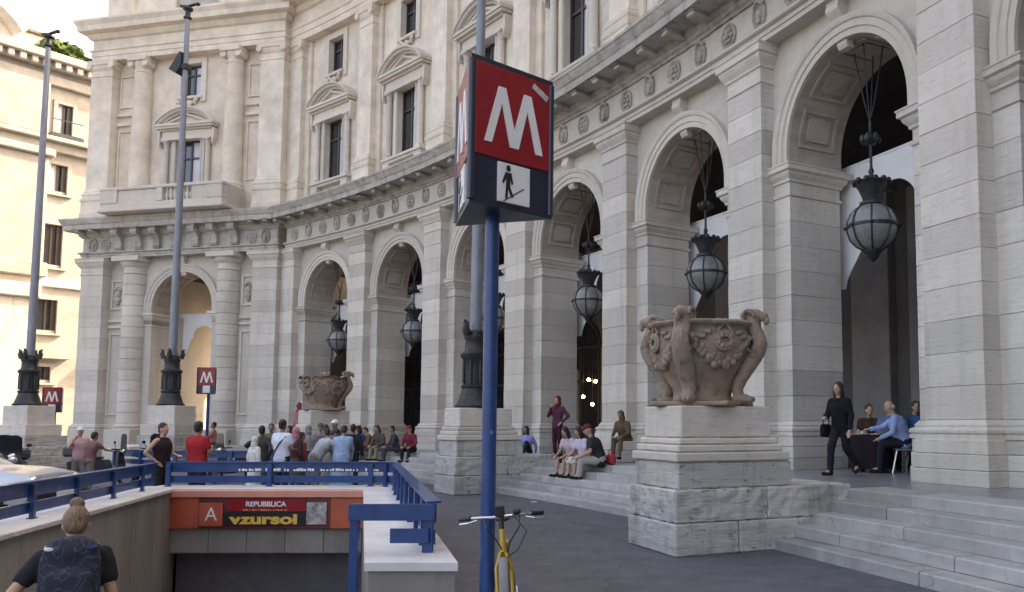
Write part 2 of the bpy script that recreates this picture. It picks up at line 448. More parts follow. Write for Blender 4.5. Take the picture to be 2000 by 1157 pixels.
def sqlathe(mb, x0, x1, y0, y1, prof, M=None):
    vs = []; fs = []
    for e, z in prof:
        vs += [(x0 - e, y0 - e, z), (x1 + e, y0 - e, z), (x1 + e, y1 + e, z), (x0 - e, y1 + e, z)]
    n = len(prof)
    for i in range(n - 1):
        for j in range(4):
            j2 = (j + 1) % 4
            fs.append((i * 4 + j, i * 4 + j2, i * 4 + 4 + j2, i * 4 + 4 + j))
    fs.append((0, 3, 2, 1)); fs.append(tuple((n - 1) * 4 + j for j in range(4)))
    return mb.add(vs, fs, M)
def wall_holes(mb, x0, x1, z0, z1, holes, y=0.0, deep=0.3, M=None):
    xs = sorted({x0, x1, *[h[0] for h in holes], *[h[1] for h in holes]})
    zs = sorted({z0, z1, *[h[2] for h in holes], *[h[3] for h in holes]})
    for i in range(len(xs) - 1):
        for j in range(len(zs) - 1):
            cx, cz = (xs[i] + xs[i + 1]) / 2, (zs[j] + zs[j + 1]) / 2
            if any(h[0] < cx < h[1] and h[2] < cz < h[3] for h in holes): continue
            mb.add([(xs[i], y, zs[j]), (xs[i + 1], y, zs[j]), (xs[i + 1], y, zs[j + 1]), (xs[i], y, zs[j + 1])], [(0, 1, 2, 3)], M)
    for a, b, c, d in holes:
        q = [(a, c), (b, c), (b, d), (a, d)]
        for i in range(4):
            (xa, za), (xb, zb) = q[i], q[(i + 1) % 4]
            mb.add([(xa, y, za), (xb, y, zb), (xb, y + deep, zb), (xa, y + deep, za)], [(0, 1, 2, 3)], M)
    return mb

# ================================================================== SETTING
HOLE = [(-8.62, 15.2), (-5.12, 15.2), (-1.42, 4.4), (-5.56, 4.4)]       # metro stairwell
def build_ground():
    out = [(-500, 600), (500, 600), (500, -400), (-500, -400)]
    vs = [(x, y, 0) for x, y in out + HOLE]
    fs = [(i, (i + 1) % 4, 4 + (i + 1) % 4, 4 + i) for i in range(4)]
    struct(put('ground', MB().add(vs, fs), ASPH))
build_ground()
mb = MB().sweep([(2.0, 0.02), (2.0, FLOOR - .006), (-7.5, FLOOR - .006), (-7.5, 0.02)], -8.5, 6.6, 140)
struct(put('portico_floor', mb, PAVE))
RISE = FLOOR / 5
def flight(k0, k1, seed):
    rnd = random.Random(seed)
    core = MB()
    for i in range(5):
        o = 3.4 - i * .325
        core.sweep([(o - .05, 0.01), (o - .05, (i + 1) * RISE - .03), (o - .5, (i + 1) * RISE - .03), (o - .5, .01)], k0 + .002, k1 - .002, max(2, int((k1 - k0) * 8)))
    root = struct(put('steps', core, STEP))
    for i in range(5):
        o = 3.4 - i * .325; back = o - (.36 if i < 4 else .7)
        k = k0
        while k < k1 - .01:
            L = rnd.uniform(.2, .4)
            e = k + L if k1 - (k + L) > .15 else k1
            dz = rnd.uniform(-.004, .004); do = rnd.uniform(-.008, .008)
            z1 = (i + 1) * RISE + dz; z0 = i * RISE + (.004 if i else 0.002)
            pr = [(o + do, z0), (o + do, z1 - .018), (o + do - .018, z1), (back, z1), (back, z0)]
            put('step', MB().sweep(pr, k + .0009, e - .0009, max(1, int((e - k) * 8))), STEP, root)
            k = e
for i, (a, b) in enumerate(((-8.4, -2.0), (-1.78, .118), (.374, 2.145), (2.378, 4.20), (4.45, 6.3))): flight(a, b, i)

# ================================================================== THE CURVED PALACE
EXE = thing('curved_palace', 'curved cream palace with a travertine arcade of tall arches above steps', 'building', loc=pol(.6, 0, FLOOR))
SH = {}
def shared(key, fn):
    if key not in SH: SH[key] = fn()
    return SH[key]
def pil_base(mb, x0, x1, y0, y1, top=1.8, e0=.05):
    return sqlathe(mb, x0, x1, y0, y1, [(.13 , 1.5), (.13, 1.56), (.10, 1.575), (.13, 1.6), (.135, 1.64), (.11, 1.67), (.06, 1.69), (.07, 1.72), (.05, 1.75), (.012, 1.8)])
def mk_pilaster():
    mb = MB().box(-.595, .595, .02, .40, 1.5, 9.3)
    pil_base(mb, -.61, .61, 0, .4)
    sqlathe(mb, -.61, .61, 0, .4, [(.0, 9.2), (.03, 9.215), (.035, 9.26), (.0, 9.29), (.0, 9.55), (.04, 9.57), (.05, 9.62), (.12, 9.72), (.15, 9.78), (.15, 9.82), (.2, 9.85), (.2, 9.99), (.23, 10.02), (.23, 10.05)])
    return mb.mesh('pilaster')
def mk_pier():
    mb = MB().box(-1.1, 1.1, .37, 1.76, 1.5, 7.2)
    pil_base(mb, -1.12, 1.12, .35, 1.78)
    sqlathe(mb, -1.12, 1.12, .35, 1.78, [(.0, 6.6), (.035, 6.615), (.04, 6.67), (.0, 6.7), (.0, 6.9), (.045, 6.92), (.05, 6.97), (.11, 7.04), (.13, 7.08), (.13, 7.11), (.19, 7.14), (.19, 7.23), (.21, 7.25), (.21, 7.275), (0, 7.28)])
    return mb.mesh('pier')
def jb(x0, x1, y0, y1, h, seed):
    """one dressed block, slightly out of true"""
    rnd = random.Random(seed)
    mb = MB().cbox(x0, x1, y0, y1, 0, h, .006)
    mb.v = [(x + rnd.uniform(-.0035, .0035), y + rnd.uniform(-.0035, .0035), z) for x, y, z in mb.v]
    return mb.mesh('stone_block')
NP, NQ = 14, 9
HP, HQ = (9.2 - 1.8) / NP, (6.6 - 1.8) / NQ
def pier_at(k, near=True):
    M = frame(k + PC)
    p = put('pilaster', shared('pil', mk_pilaster), TRAV, EXE, M)
    q = put('pier', shared('pier', mk_pier), TRAV, EXE, M)
    rnd = random.Random(int(k * 10) + 50)
    for i in range(NP):
        put('stone_block', shared(('pb', i % 4), lambda: jb(-.61, .61, 0, .39, HP - .006, i)), TRAV, p, M @ T(0, rnd.uniform(-.004, .004), 1.8 + i * HP + .006))
    for i in range(NQ):
        put('stone_block', shared(('qb', i % 4), lambda: jb(-1.12, 1.12, .35, 1.78, HQ - .006, i + 9)), TRAV, q, M @ T(rnd.uniform(-.003, .003), rnd.uniform(-.003, .003), 1.8 + i * HQ + .006))
    for j, (z0, z1, e) in enumerate(((FLOOR - .01, 1.03, .19), (1.035, 1.27, .17), (1.275, 1.5, .15))):
        put('plinth_block', shared(('pl', j), lambda: MB().cbox(-.61 - e, .61 + e, -e, .38, z0, z1, .012).mesh('plinth_block')), TRAV, p, M)
        put('plinth_block', shared(('ql', j), lambda: MB().cbox(-1.12 - e * .7, 1.12 + e * .7, .35 - e * .7, 1.78 + e * .7, z0, z1 - .001, .012).mesh('plinth_block')), TRAV, q, M)
AR, AZ = 1.72, 7.55
def mk_archwall(hx=2.3, z0=7.27, z1=10.06, y0=.35, y1=1.78):
    path = [(-AR, z0)] + arc(0, AZ, AR, pi, 0, 36) + [(AR, z0)]
    mb = MB(); n = len(path); outer = []
    for x, z in path:
        if z <= AZ + 1e-6: outer.append((math.copysign(hx, x), z)); continue
        dx, dz = x, z - AZ
        s = min(hx / abs(dx) if abs(dx) > 1e-6 else 1e9, (z1 - AZ) / dz)
        outer.append((dx * s, AZ + dz * s))
    for i in range(n - 1):
        a, b, c, d = path[i], path[i + 1], outer[i + 1], outer[i]
        for y in (y0, y1):
            mb.add([(p[0], y, p[1]) for p in (a, b, c, d)], [(0, 1, 2, 3)])
        # keep the corner of the rectangle filled
        if abs(abs(c[0]) - abs(d[0])) > 1e-6 and abs(c[1] - d[1]) > 1e-6:
            cx = math.copysign(hx, a[0] + b[0])
            for y in (y0, y1): mb.add([(c[0], y, c[1]), (cx, y, z1), (d[0], y, d[1])], [(0, 1, 2)])
    for s_ in (-1, 1): mb.add([(s_ * hx, y0, z0), (s_ * hx, y1, z0), (s_ * hx, y1, z1), (s_ * hx, y0, z1)], [(0, 1, 2, 3)])
    me = mb.mesh('arch_wall'); bm = bmesh.new(); bm.from_mesh(me); bmesh.ops.remove_doubles(bm, verts=bm.verts, dist=1e-4); bmesh.ops.recalc_face_normals(bm, faces=bm.faces); bm.to_mesh(me); bm.free()
    return me
def mk_soffit(y0=.35, y1=1.78):
    path = [(-AR, 7.27)] + arc(0, AZ, AR, pi, 0, 36) + [(AR, 7.27)]
    mb = MB()
    for i in range(len(path) - 1):
        a, b = path[i], path[i + 1]
        mb.add([(a[0], y0, a[1]), (b[0], y0, b[1]), (b[0], y1, b[1]), (a[0], y1, a[1])], [(0, 1, 2, 3)])
    return mb.mesh('soffit', 40)
def mk_archivolt(depth=.35):
    path = [(-AR, 7.275)] + arc(0, AZ, AR, pi, 0, 40) + [(AR, 7.275)]
    prof = [(-.002, depth + .02), (-.002, depth - .07), (-.13, depth - .07), (-.14, depth - .10), (-.27, depth - .10), (-.29, depth - .13), (-.36, depth - .16), (-.40, depth - .16), (-.40, depth + .02)]
    vs, fs = curved_frame(path, prof)
    return MB().add(vs, fs).mesh('archivolt', 30)
def mk_keystone():
    pr = [(-.36, 9.12), (-.22, 9.12), (-.17, 9.2), (-.19, 9.32), (-.12, 9.45), (-.08, 9.62), (-.02, 9.74), (.06, 9.8), (.08, 9.88), (.05, 9.95), (.05, 10.05), (-.36, 10.05)]
    mb = MB()
    M = Matrix.Rotation(-pi / 2, 4, 'Z')
    mb.prism(pr, -.24, .24, M)
    mb.v = [(x * (.55 + .25 * (z - 9.12)), y + .16, z) for x, y, z in mb.v]
    return mb.mesh('keystone', 40)
def mk_coffer(i, n=5, y0=.58, y1=1.55):
    a0 = pi * (i + .12) / n; a1 = pi * (i + .88) / n
    mb = MB()
    def strip(b0, b1, ya, yb, m=8):
        for j in range(m):
            t0, t1 = b0 + (b1 - b0) * j / m, b0 + (b1 - b0) * (j + 1) / m
            P = []
            for t in (t0, t1):
                for rr in (AR + .005, AR - .04):
                    for y in (ya, yb): P.append((rr * cos(t), y, AZ + rr * sin(t)))
            mb.add(P, [(0, 1, 3, 2), (4, 6, 7, 5), (0, 2, 6, 4), (1, 5, 7, 3), (2, 3, 7, 6), (0, 4, 5, 1)])
    d = (a1 - a0) * .09
    strip(a0, a1, y0, y0 + .07); strip(a0, a1, y1 - .07, y1)
    strip(a0, a0 + d, y0 + .07, y1 - .07, 2); strip(a1 - d, a1, y0 + .07, y1 - .07, 2)
    strip(a0 + 2.2 * d, a1 - 2.2 * d, y0 + .2, y1 - .2)
    return mb.mesh('coffer')
def arch_parts(root, M, mat=TRAVS):
    a = put('arch_wall', shared('aw', mk_archwall), mat, root, M)
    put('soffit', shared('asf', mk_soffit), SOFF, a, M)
    put('archivolt', shared('av', mk_archivolt), TRAVS, a, M)
    put('keystone', shared('ks', mk_keystone), TRAVS, a, M)
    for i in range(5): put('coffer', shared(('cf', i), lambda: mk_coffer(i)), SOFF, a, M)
    return a
# ---- upper storey window, shared by the palace and its corner pavilion
def mk_winframe(z0=13.05, z1=16.0, hw=.7):
    mb = MB()
    for s in (-1, 1):
        mb.cbox(*sorted((s * hw, s * (hw + .27))), -.10, .02, z0, z1 + .0, .015)
        mb.cbox(*sorted((s * (hw + .02), s * (hw + .10))), -.125, .0, z0, z1 - .002, .01)
    mb.cbox(-hw - .27, hw + .27, -.10, .02, z1 + .003, z1 + .25, .015)
    return mb.mesh('window_frame')
def mk_colonnette(z0=13.05, z1=15.95):
    mb = MB()
    mb.box(-.17, .17, -.30, .02, z0, z0 + .12)
    mb.lathe([(.15, z0 + .12), (.16, z0 + .17), (.125, z0 + .22), (.125, z0 + .3), (.11, z1 - .35), (.13, z1 - .33), (.13, z1 - .28), (.11, z1 - .26), (.15, z1 - .12), (.17, z1 - .08)], 14, T(0, -.14))
    mb.box(-.19, .19, -.33, .02, z1 - .08, z1)
    return mb.mesh('colonnette', 40)
def mk_wentab():
    mb = MB()
    for e, a, b, d in ((1.48, 15.952, 16.12, .26), (1.44, 16.122, 16.42, .22), (1.52, 16.422, 16.5, .32), (1.66, 16.502, 16.6, .46), (1.72, 16.602, 16.72, .52)):
        mb.cbox(-e, e, -d, .02, a, b, .012)
    for s in (-1, 1): mb.prism([(s * 1.5, 16.42), (s * 1.5, 15.6), (s * 1.62, 15.9), (s * 1.64, 16.42)], -.3, 0)
    return mb.mesh('window_entablature')
def mk_pediment(seg=True):
    mb = MB()
    c = 1.72; h = .82
    Rr = (c * c + h * h) / (2 * h); cz = 16.72 + h - Rr
    a = math.asin(c / Rr)
    path = arc(0, cz, Rr, pi / 2 + a, pi / 2 - a, 24)
    vs, fs = curved_frame(path, [(0.0, .02), (0, -.56), (.07, -.56), (.10, -.48), (.17, -.44), (.20, -.30), (.26, -.28), (.26, .02)])
    mb.add(vs, fs)
    mb.prism([(-c + .1, 16.722)] + [(x * .93, z - .12) for x, z in path[1:-1]] + [(c - .1, 16.722)], -.14, .02)
    vs, fs = curved_frame([(-1.45, 16.74), (0, 17.28), (1.45, 16.74)], [(0, .0), (0, -.3), (.09, -.3), (.12, -.22), (.12, 0)])
    mb.add(vs, fs)
    return mb.mesh('pediment', 30)
def mk_sill():
    mb = MB()
    mb.cbox(-1.5, 1.5, -.36, .02, 12.93, 13.05, .02).cbox(-1.42, 1.42, -.28, .02, 12.82, 12.928, .02)
    for s in (-1, 1): mb.cbox(s * 1.2 - .24, s * 1.2 + .24, -.30, .02, 12.1, 12.818, .02)
    return mb.mesh('window_sill')
def mk_pane(hw, z0, z1, side):
    mb = MB().box(*sorted((0.03 * side, hw * side)), .26, .28, z0, z1)
    return mb.mesh('pane')
def mk_sashes(hw, z0, z1):
    mb = MB()
    for x in (-hw, -.045, hw - .07):
        mb.box(x, x + (.09 if x == -.045 else .07), .19, .258, z0, z1)
    for z in (z0, z1 - .09, z0 + (z1 - z0) * .68): mb.box(-hw + .07, hw - .07, .2, .255, z, z + .08)
    return mb.mesh('sash')
def mk_mezzframe(z0=18.2, z1=19.9, hw=.58):
    mb = MB()
    for s in (-1, 1): mb.cbox(*sorted((s * hw, s * (hw + .3))), -.09, .02, z0 - .3, z1 + .28, .015)
    mb.cbox(-hw, hw, -.09, .02, z1 + .003, z1 + .28, .015)
    mb.cbox(-hw - .1, hw + .1, -.2, .02, z0 - .13, z0 - .003, .015)
    for s in (-1, 1): mb.tube([(s * (.45 - .4 * i / 9), -.1 - .05 * sin(i), z0 - .2 - .22 * (i / 9) + .05 * sin(i * 1.2)) for i in range(10)], [.09 - .004 * i for i in range(10)], 7)
    mb.ell((0, -.12, z0 - .34), (.16, .1, .13))
    return mb.mesh('window_frame', 40)
def window(root, M, big=True, rnd=0):
    hw, z0, z1 = (.7, 13.05, 16.0) if big else (.58, 18.2, 19.9)
    w = put('window', shared(('sash', big), lambda: mk_sashes(hw, z0, z1)), SASH, root, M)
    r = random.Random(rnd)
    for s in (-1, 1):
        put('pane', shared(('pane', big, s), lambda: mk_pane(hw, z0, z1, s)), GLASS if s < 0 or r.random() < .25 else CURT, w, M)
    if big:
        put('window_frame', shared('wf', mk_winframe), TRAVS, w, M)
        for s in (-1, 1): put('colonnette', shared('wc', mk_colonnette), TRAVS, w, M @ T(s * 1.2, 0))
        put('window_entablature', shared('we', mk_wentab), TRAVS, w, M)
        put('pediment', shared('wp', mk_pediment), TRAVS, w, M)
        put('window_sill', shared('wsl', mk_sill), TRAVS, w, M)
    else:
        put('window_frame', shared('mf', mk_mezzframe), TRAVS, w, M)
    return w
HOLES = [(-.7, .7, 13.05, 16.0), (-.58, .58, 18.2, 19.9)]
def mk_upperwall():
    mb = MB(); wall_holes(mb, -2.9, 2.9, 11.9, 20.35, HOLES, 0, .4)
    mb.box(-2.9, 2.9, .6, .7, 11.9, 20.35)
    return mb.mesh('upper_wall')
def upper_pil(mb, hw, y0, y1, M=None):
    sqlathe(mb, -hw, hw, y0, y1, [(.16, 12.0), (.16, 12.35), (.13, 12.4), (.12, 12.95), (.16, 13.0), (.17, 13.1), (.10, 13.12), (.10, 13.26), (.12, 13.28), (.13, 13.36), (.08, 13.42), (.06, 13.44), (.07, 13.5), (.02, 13.58), (0, 13.62),
                                  (0, 19.45), (.035, 19.47), (.035, 19.53), (.0, 19.56), (0, 19.8), (.06, 19.86), (.1, 20.0), (.1, 20.05), (.15, 20.08), (.15, 20.22), (.17, 20.3)], M)
    for s in (-1, 1):
        A = T(s * (hw + .02), y0 - .06, 20.0) @ Matrix.Rotation(pi / 2, 4, 'X')
        B = (M @ A) if M else A
        mb.lathe([(.02, -.08), (.13, -.08), (.15, -.04), (.15, .12), (.02, .12)], 14, B)
    return mb
def mk_upil():
    mb = upper_pil(MB(), .52, -.36, .02)
    return mb.mesh('upper_pilaster', 30)
def mk_ustrip(): return MB().cbox(-.85, .85, -.10, .02, 13.1, 20.3, .01).cbox(-.9, .9, -.14, .02, 12.1, 13.098, .02).mesh('wall_strip')
for k in range(-2, 7): pier_at(k)
for b in range(-2, 6):
    M = frame(b + .5 + PC, .03)
    arch_parts(EXE, M)
    MU = frame(b + .5 + PC, -.5)
    put('upper_wall', shared('uw', mk_upperwall), STUC, EXE, MU)
    window(EXE, MU, True, b); window(EXE, MU, False, b + 40)
for b in range(-8, -2):          # the curve goes on past the right edge of the photograph
    M = frame(b + .5 + PC, .03)
    a = put('arch_wall', SH['aw'], TRAVS, EXE, M); put('soffit', SH['asf'], SOFF, a, M); put('archivolt', SH['av'], TRAVS, a, M); put('keystone', SH['ks'], TRAVW, a, M)
    MU = frame(b + .5 + PC, -.5)
    put('upper_wall', SH['uw'], STUC, EXE, MU); window(EXE, MU, True, b); window(EXE, MU, False, b + 40)
    M = frame(b + PC)
    put('pilaster', SH['pil'], TRAV, EXE, M); put('pier', SH['pier'], TRAV, EXE, M)
    put('plinth', shared('farplinth', lambda: MB().cbox(-.8, .8, -.19, .38, FLOOR - .01, 1.5, .012).cbox(-1.25, 1.25, .22, 1.9, FLOOR - .01, 1.499, .012).mesh('plinth')), TRAV, EXE, M)
for k in range(-8, 7):
    MU = frame(k + PC, -.5)
    put('wall_strip', shared('us', mk_ustrip), STUC, EXE, MU)
    put('upper_pilaster', shared('up', mk_upil), STUC, EXE, MU)
KA, KB, NS = -8.5, 6.12, 118
arch_ = put('architrave', MB().sweep([(-.6, 10.052), (.03, 10.052), (.03, 10.16), (.06, 10.165), (.06, 10.26), (.10, 10.27), (.15, 10.3), (.15, 10.36), (-.6, 10.36)], KA, KB, NS), TRAVS, EXE)
fri = put('frieze', MB().sweep([(-.6, 10.362), (-.02, 10.362), (-.02, 11.1), (-.6, 11.1)], KA, KB, NS), TRAV, EXE)
cor_me = MB().sweep([(-.8, 11.102), (.04, 11.102), (.06, 11.16), (.13, 11.2), (.13, 11.28), (.2, 11.33), (.2, 11.42), (.78, 11.44), (.80, 11.42), (.83, 11.42), (.83, 11.62), (.87, 11.66), (.89, 11.70), (.96, 11.84), (.99, 11.86), (.99, 11.94), (-.2, 12.06), (-.8, 12.06)], KA, KB, 460).mesh('cornice')
rough(cor_me, .045, 3.2, 2.0)
cor = put('cornice', cor_me, TRAVW, EXE)
put('blocking_course', MB().sweep([(-.7, 12.0), (-.2, 12.0), (-.2, 12.4), (-.26, 12.44), (-.26, 12.5), (-.45, 12.52), (-.7, 12.52)], KA, KB, NS), TRAVW, EXE)
def mk_medallion(t):
    mb = MB(); s = Matrix.Rotation(pi / 2, 4, 'X')
    A = Matrix.Diagonal((.86 if t else 1.0, 1.12, 1, 1))
    S2 = s @ A
    mb.lathe([(.21, -.01), (.27, -.01), (.27, .05), (.24, .075), (.215, .05), (.20, .02), (.02, .045)], 20, S2)
    if t == 0:
        for i in range(6): mb.ell((.12 * cos(i * pi / 3), -.055, .135 * sin(i * pi / 3)), (.06, .035, .06), None, 8, 6)
        mb.ell((0, -.07, 0), (.055, .04, .06), None, 8, 6)
    else:
        mb.ell((0, -.04, .02), (.1, .07, .14), None, 10, 8).ell((0, -.06, -.13), (.07, .05, .07), None, 8, 6)
        mb.tube([(-.17, -.05, .2), (-.06, -.09, .3), (.06, -.09, .3), (.17, -.05, .2)], .045, 6)
    return mb.mesh('medallion', 40)
def mk_modillion(i):
    mb = MB().cbox(-.13, .13, -.58, .0, .04, .14, .02).cbox(-.16, .16, -.62, .0, .141, .175, .015)
    me = mb.mesh('modillion'); return rough(me, .03, 5, i)
for j in range(int((KB - KA) * 5)):
    k = KA + (j + .5) / 5
    if k < -3.2: continue
    put('medallion', shared(('med', j % 2), lambda: mk_medallion(j % 2)), TRAVW, fri, frame(k, -.02, 10.72))
    put('modillion', shared(('mod', j % 5), lambda: mk_modillion(j % 5)), TRAVW, cor, frame(k + .1, .13, 11.245))
put('upper_entablature', MB().sweep([(-.8, 20.31), (-.1, 20.31), (-.1, 20.6), (-.06, 20.62), (-.06, 20.9), (-.0, 20.95), (-.0, 21.0), (-.12, 21.02), (-.12, 21.7), (.0, 21.75), (.1, 21.9), (.1, 22.0), (.75, 22.05), (.78, 22.3), (.9, 22.5), (.9, 22.6), (-.8, 22.7)], KA, KB + .3, NS), STUC, EXE)
put('attic', MB().sweep([(-.9, 22.5), (-.5, 22.5), (-.5, 25.2), (-.2, 25.4), (-.2, 25.7), (-16, 25.7), (-16, 22.5)], KA, KB + .3, NS), STUC, EXE)  # run far back as an unseen roof mass that blocks the sun
put('sun_block_rear_wall', MB().sweep([(-15.4, 0), (-16, 0), (-16, 22.48), (-15.4, 22.48)], KA, KB + .3, NS), STUC, EXE)  # unseen back of the palace, added as a sun-blocking mass
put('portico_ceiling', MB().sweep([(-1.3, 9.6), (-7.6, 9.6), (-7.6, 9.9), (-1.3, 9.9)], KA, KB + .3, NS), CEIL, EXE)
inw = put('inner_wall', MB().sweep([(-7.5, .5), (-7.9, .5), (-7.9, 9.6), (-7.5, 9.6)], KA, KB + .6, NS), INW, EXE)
put('end_wall', MB().box(-.1, .1, 1.8, 15.8, 0, 22.4, frame(KA + .03)), STUC, EXE)
for b in range(-2, 8):
    M = frame(b + .625, -7.5)
    put('inner_pilaster', shared('ip', lambda: MB().cbox(-.73, .73, -.30, .02, FLOOR, 8.6, .02).cbox(-.85, .85, -.40, .02, 8.602, 8.9, .03).cbox(-.82, .82, -.38, .02, FLOOR, 1.5, .02).mesh('inner_pilaster')), INP, inw, M)
    put('wall_strip', shared('iws', lambda: MB().cbox(-.22, .22, -.16, .02, FLOOR, 8.6, .02).mesh('wall_strip')), INP, inw, frame(b + .38, -7.5))
    put('wall_cornice', shared('iwc', lambda: MB().cbox(-2.9, 2.9, -.2, .3, 9.0, 9.25, .04).cbox(-2.9, 2.9, -.34, .3, 9.252, 9.45, .04).mesh('wall_cornice')), INP, inw, frame(b + .5, -7.55))
    M = frame(b + .06, -7.5)
    def mk_door():
        mb = MB()
        for x in (-1.25, -.04, 1.15): mb.box(x, x + .1, -.10, .02, FLOOR, 5.2)
        for z in (3.6, 5.1): mb.box(-1.15, 1.15, -.09, .01, z, z + .12)
        mb.prism([(x, z) for x, z in arc(0, 5.2, 1.3, 0, pi, 20)] + [(x, z) for x, z in arc(0, 5.2, 1.15, pi, 0, 20)], -.1, .02)
        mb.box(-1.15, 1.15, -.06, .01, FLOOR, 1.6)
        return mb.mesh('shop_door')
    if b < 4: continue
    d = put('shop_door', shared('sdoor', mk_door), WOODD, inw, M)
    def mk_dglass():
        return MB().box(-1.15, -.04, -.04, -.02, 1.6, 3.6).box(.06, 1.15, -.04, -.02, 1.6, 3.6).box(-1.15, 1.15, -.04, -.02, 3.72, 5.1).prism(arc(0, 5.2, 1.14, 0, pi, 20), -.04, -.02).mesh('pane')
    put('pane', shared('sdg', mk_dglass), GLASS, d, M)
# pale canvas valances hung just behind the arches
def mk_valance():
    c = -.48
    top = 7.48
    pts = [(-2.75, 4.78), (-2.0, 4.76), (-1.95, 4.95), (-1.82, 5.12), (-1.62, 5.32), (-1.45, 5.55), (-1.32, 5.9), (-1.2, 6.2)]
    pts += arc(c, 6.2, .66, pi, 0, 16)
    pts += [(.36, 5.9), (.49, 5.55), (.66, 5.32), (.86, 5.12), (1.0, 4.95), (1.05, 4.76), (2.75, 4.78)]
    n = len(pts); vs = []; fs = []
    for y in (0, .02):
        for x, z in pts: vs.append((x, y + .012 * sin(x * 9), z)); vs.append((x, y + .012 * sin(x * 9), top))
    for i in range(n - 1):
        a = 2 * i; o = 2 * n
        fs += [(a, a + 2, a + 3, a + 1), (o + a, o + a + 1, o + a + 3, o + a + 2), (a, o + a, o + a + 2, a + 2)]
    mb = MB().add(vs, fs)
    mb.tube([(-2.75, .01, top), (2.75, .01, top)], .035, 8)
    return mb.mesh('canvas_valance')
VL = ['in the arch over the cafe tables', 'in the arch behind the great vase', 'in the arch above the seated trio', 'in the arch behind the lamp column',
      'in the arch past the lamp column', 'in the arch beside the corner pavilion']
for b in range(-1, 6):
    o = put('canvas_valance', shared('val', mk_valance), CANV, None, frame(b + .5 + PC, -2.05))
    tag(o, 'white canvas valance with a bell-shaped cut-out ' + (VL[b] if b >= 0 else 'in the end arch past the cafe pier'), 'valance', 'white valances behind the arches')

# ================================================================== CORNER PAVILION
PA, PB = Vector((-28.3, 40.9, 0)), Vector((-17.4, 38.6, 0))
MP = Matrix.Translation((PA + PB) / 2) @ Matrix.Rotation(atan2(PB.y - PA.y, PB.x - PA.x), 4, 'Z')
PAV = thing('corner_pavilion', 'cream corner pavilion with columns, balcony and one tall arch at the arcade end', 'building', MP)
HWP = 5.57
def pp(name, mb, mat, parent=PAV, M=None, smooth=None): return put(name, mb, mat, parent, MP @ M if M else MP, smooth)
mb = MB()
for s in (-1, 1):
    mb.box(*sorted((s * AR, s * (HWP - .05))), .5, 8, 0, 7.27)
    mb.box(*sorted((s * 2.25, s * (HWP - .05))), .5, 8, 7.27, 10.06)
pp('lower_wall', mb, TRAV)
arch_parts(PAV, MP @ T(0, .152)); arch_parts(PAV, MP @ T(0, 6.1))
pp('passage_vault', MB().box(-2.24, 2.24, 1.94, 6.4, 9.45, 10.0), CEIL)
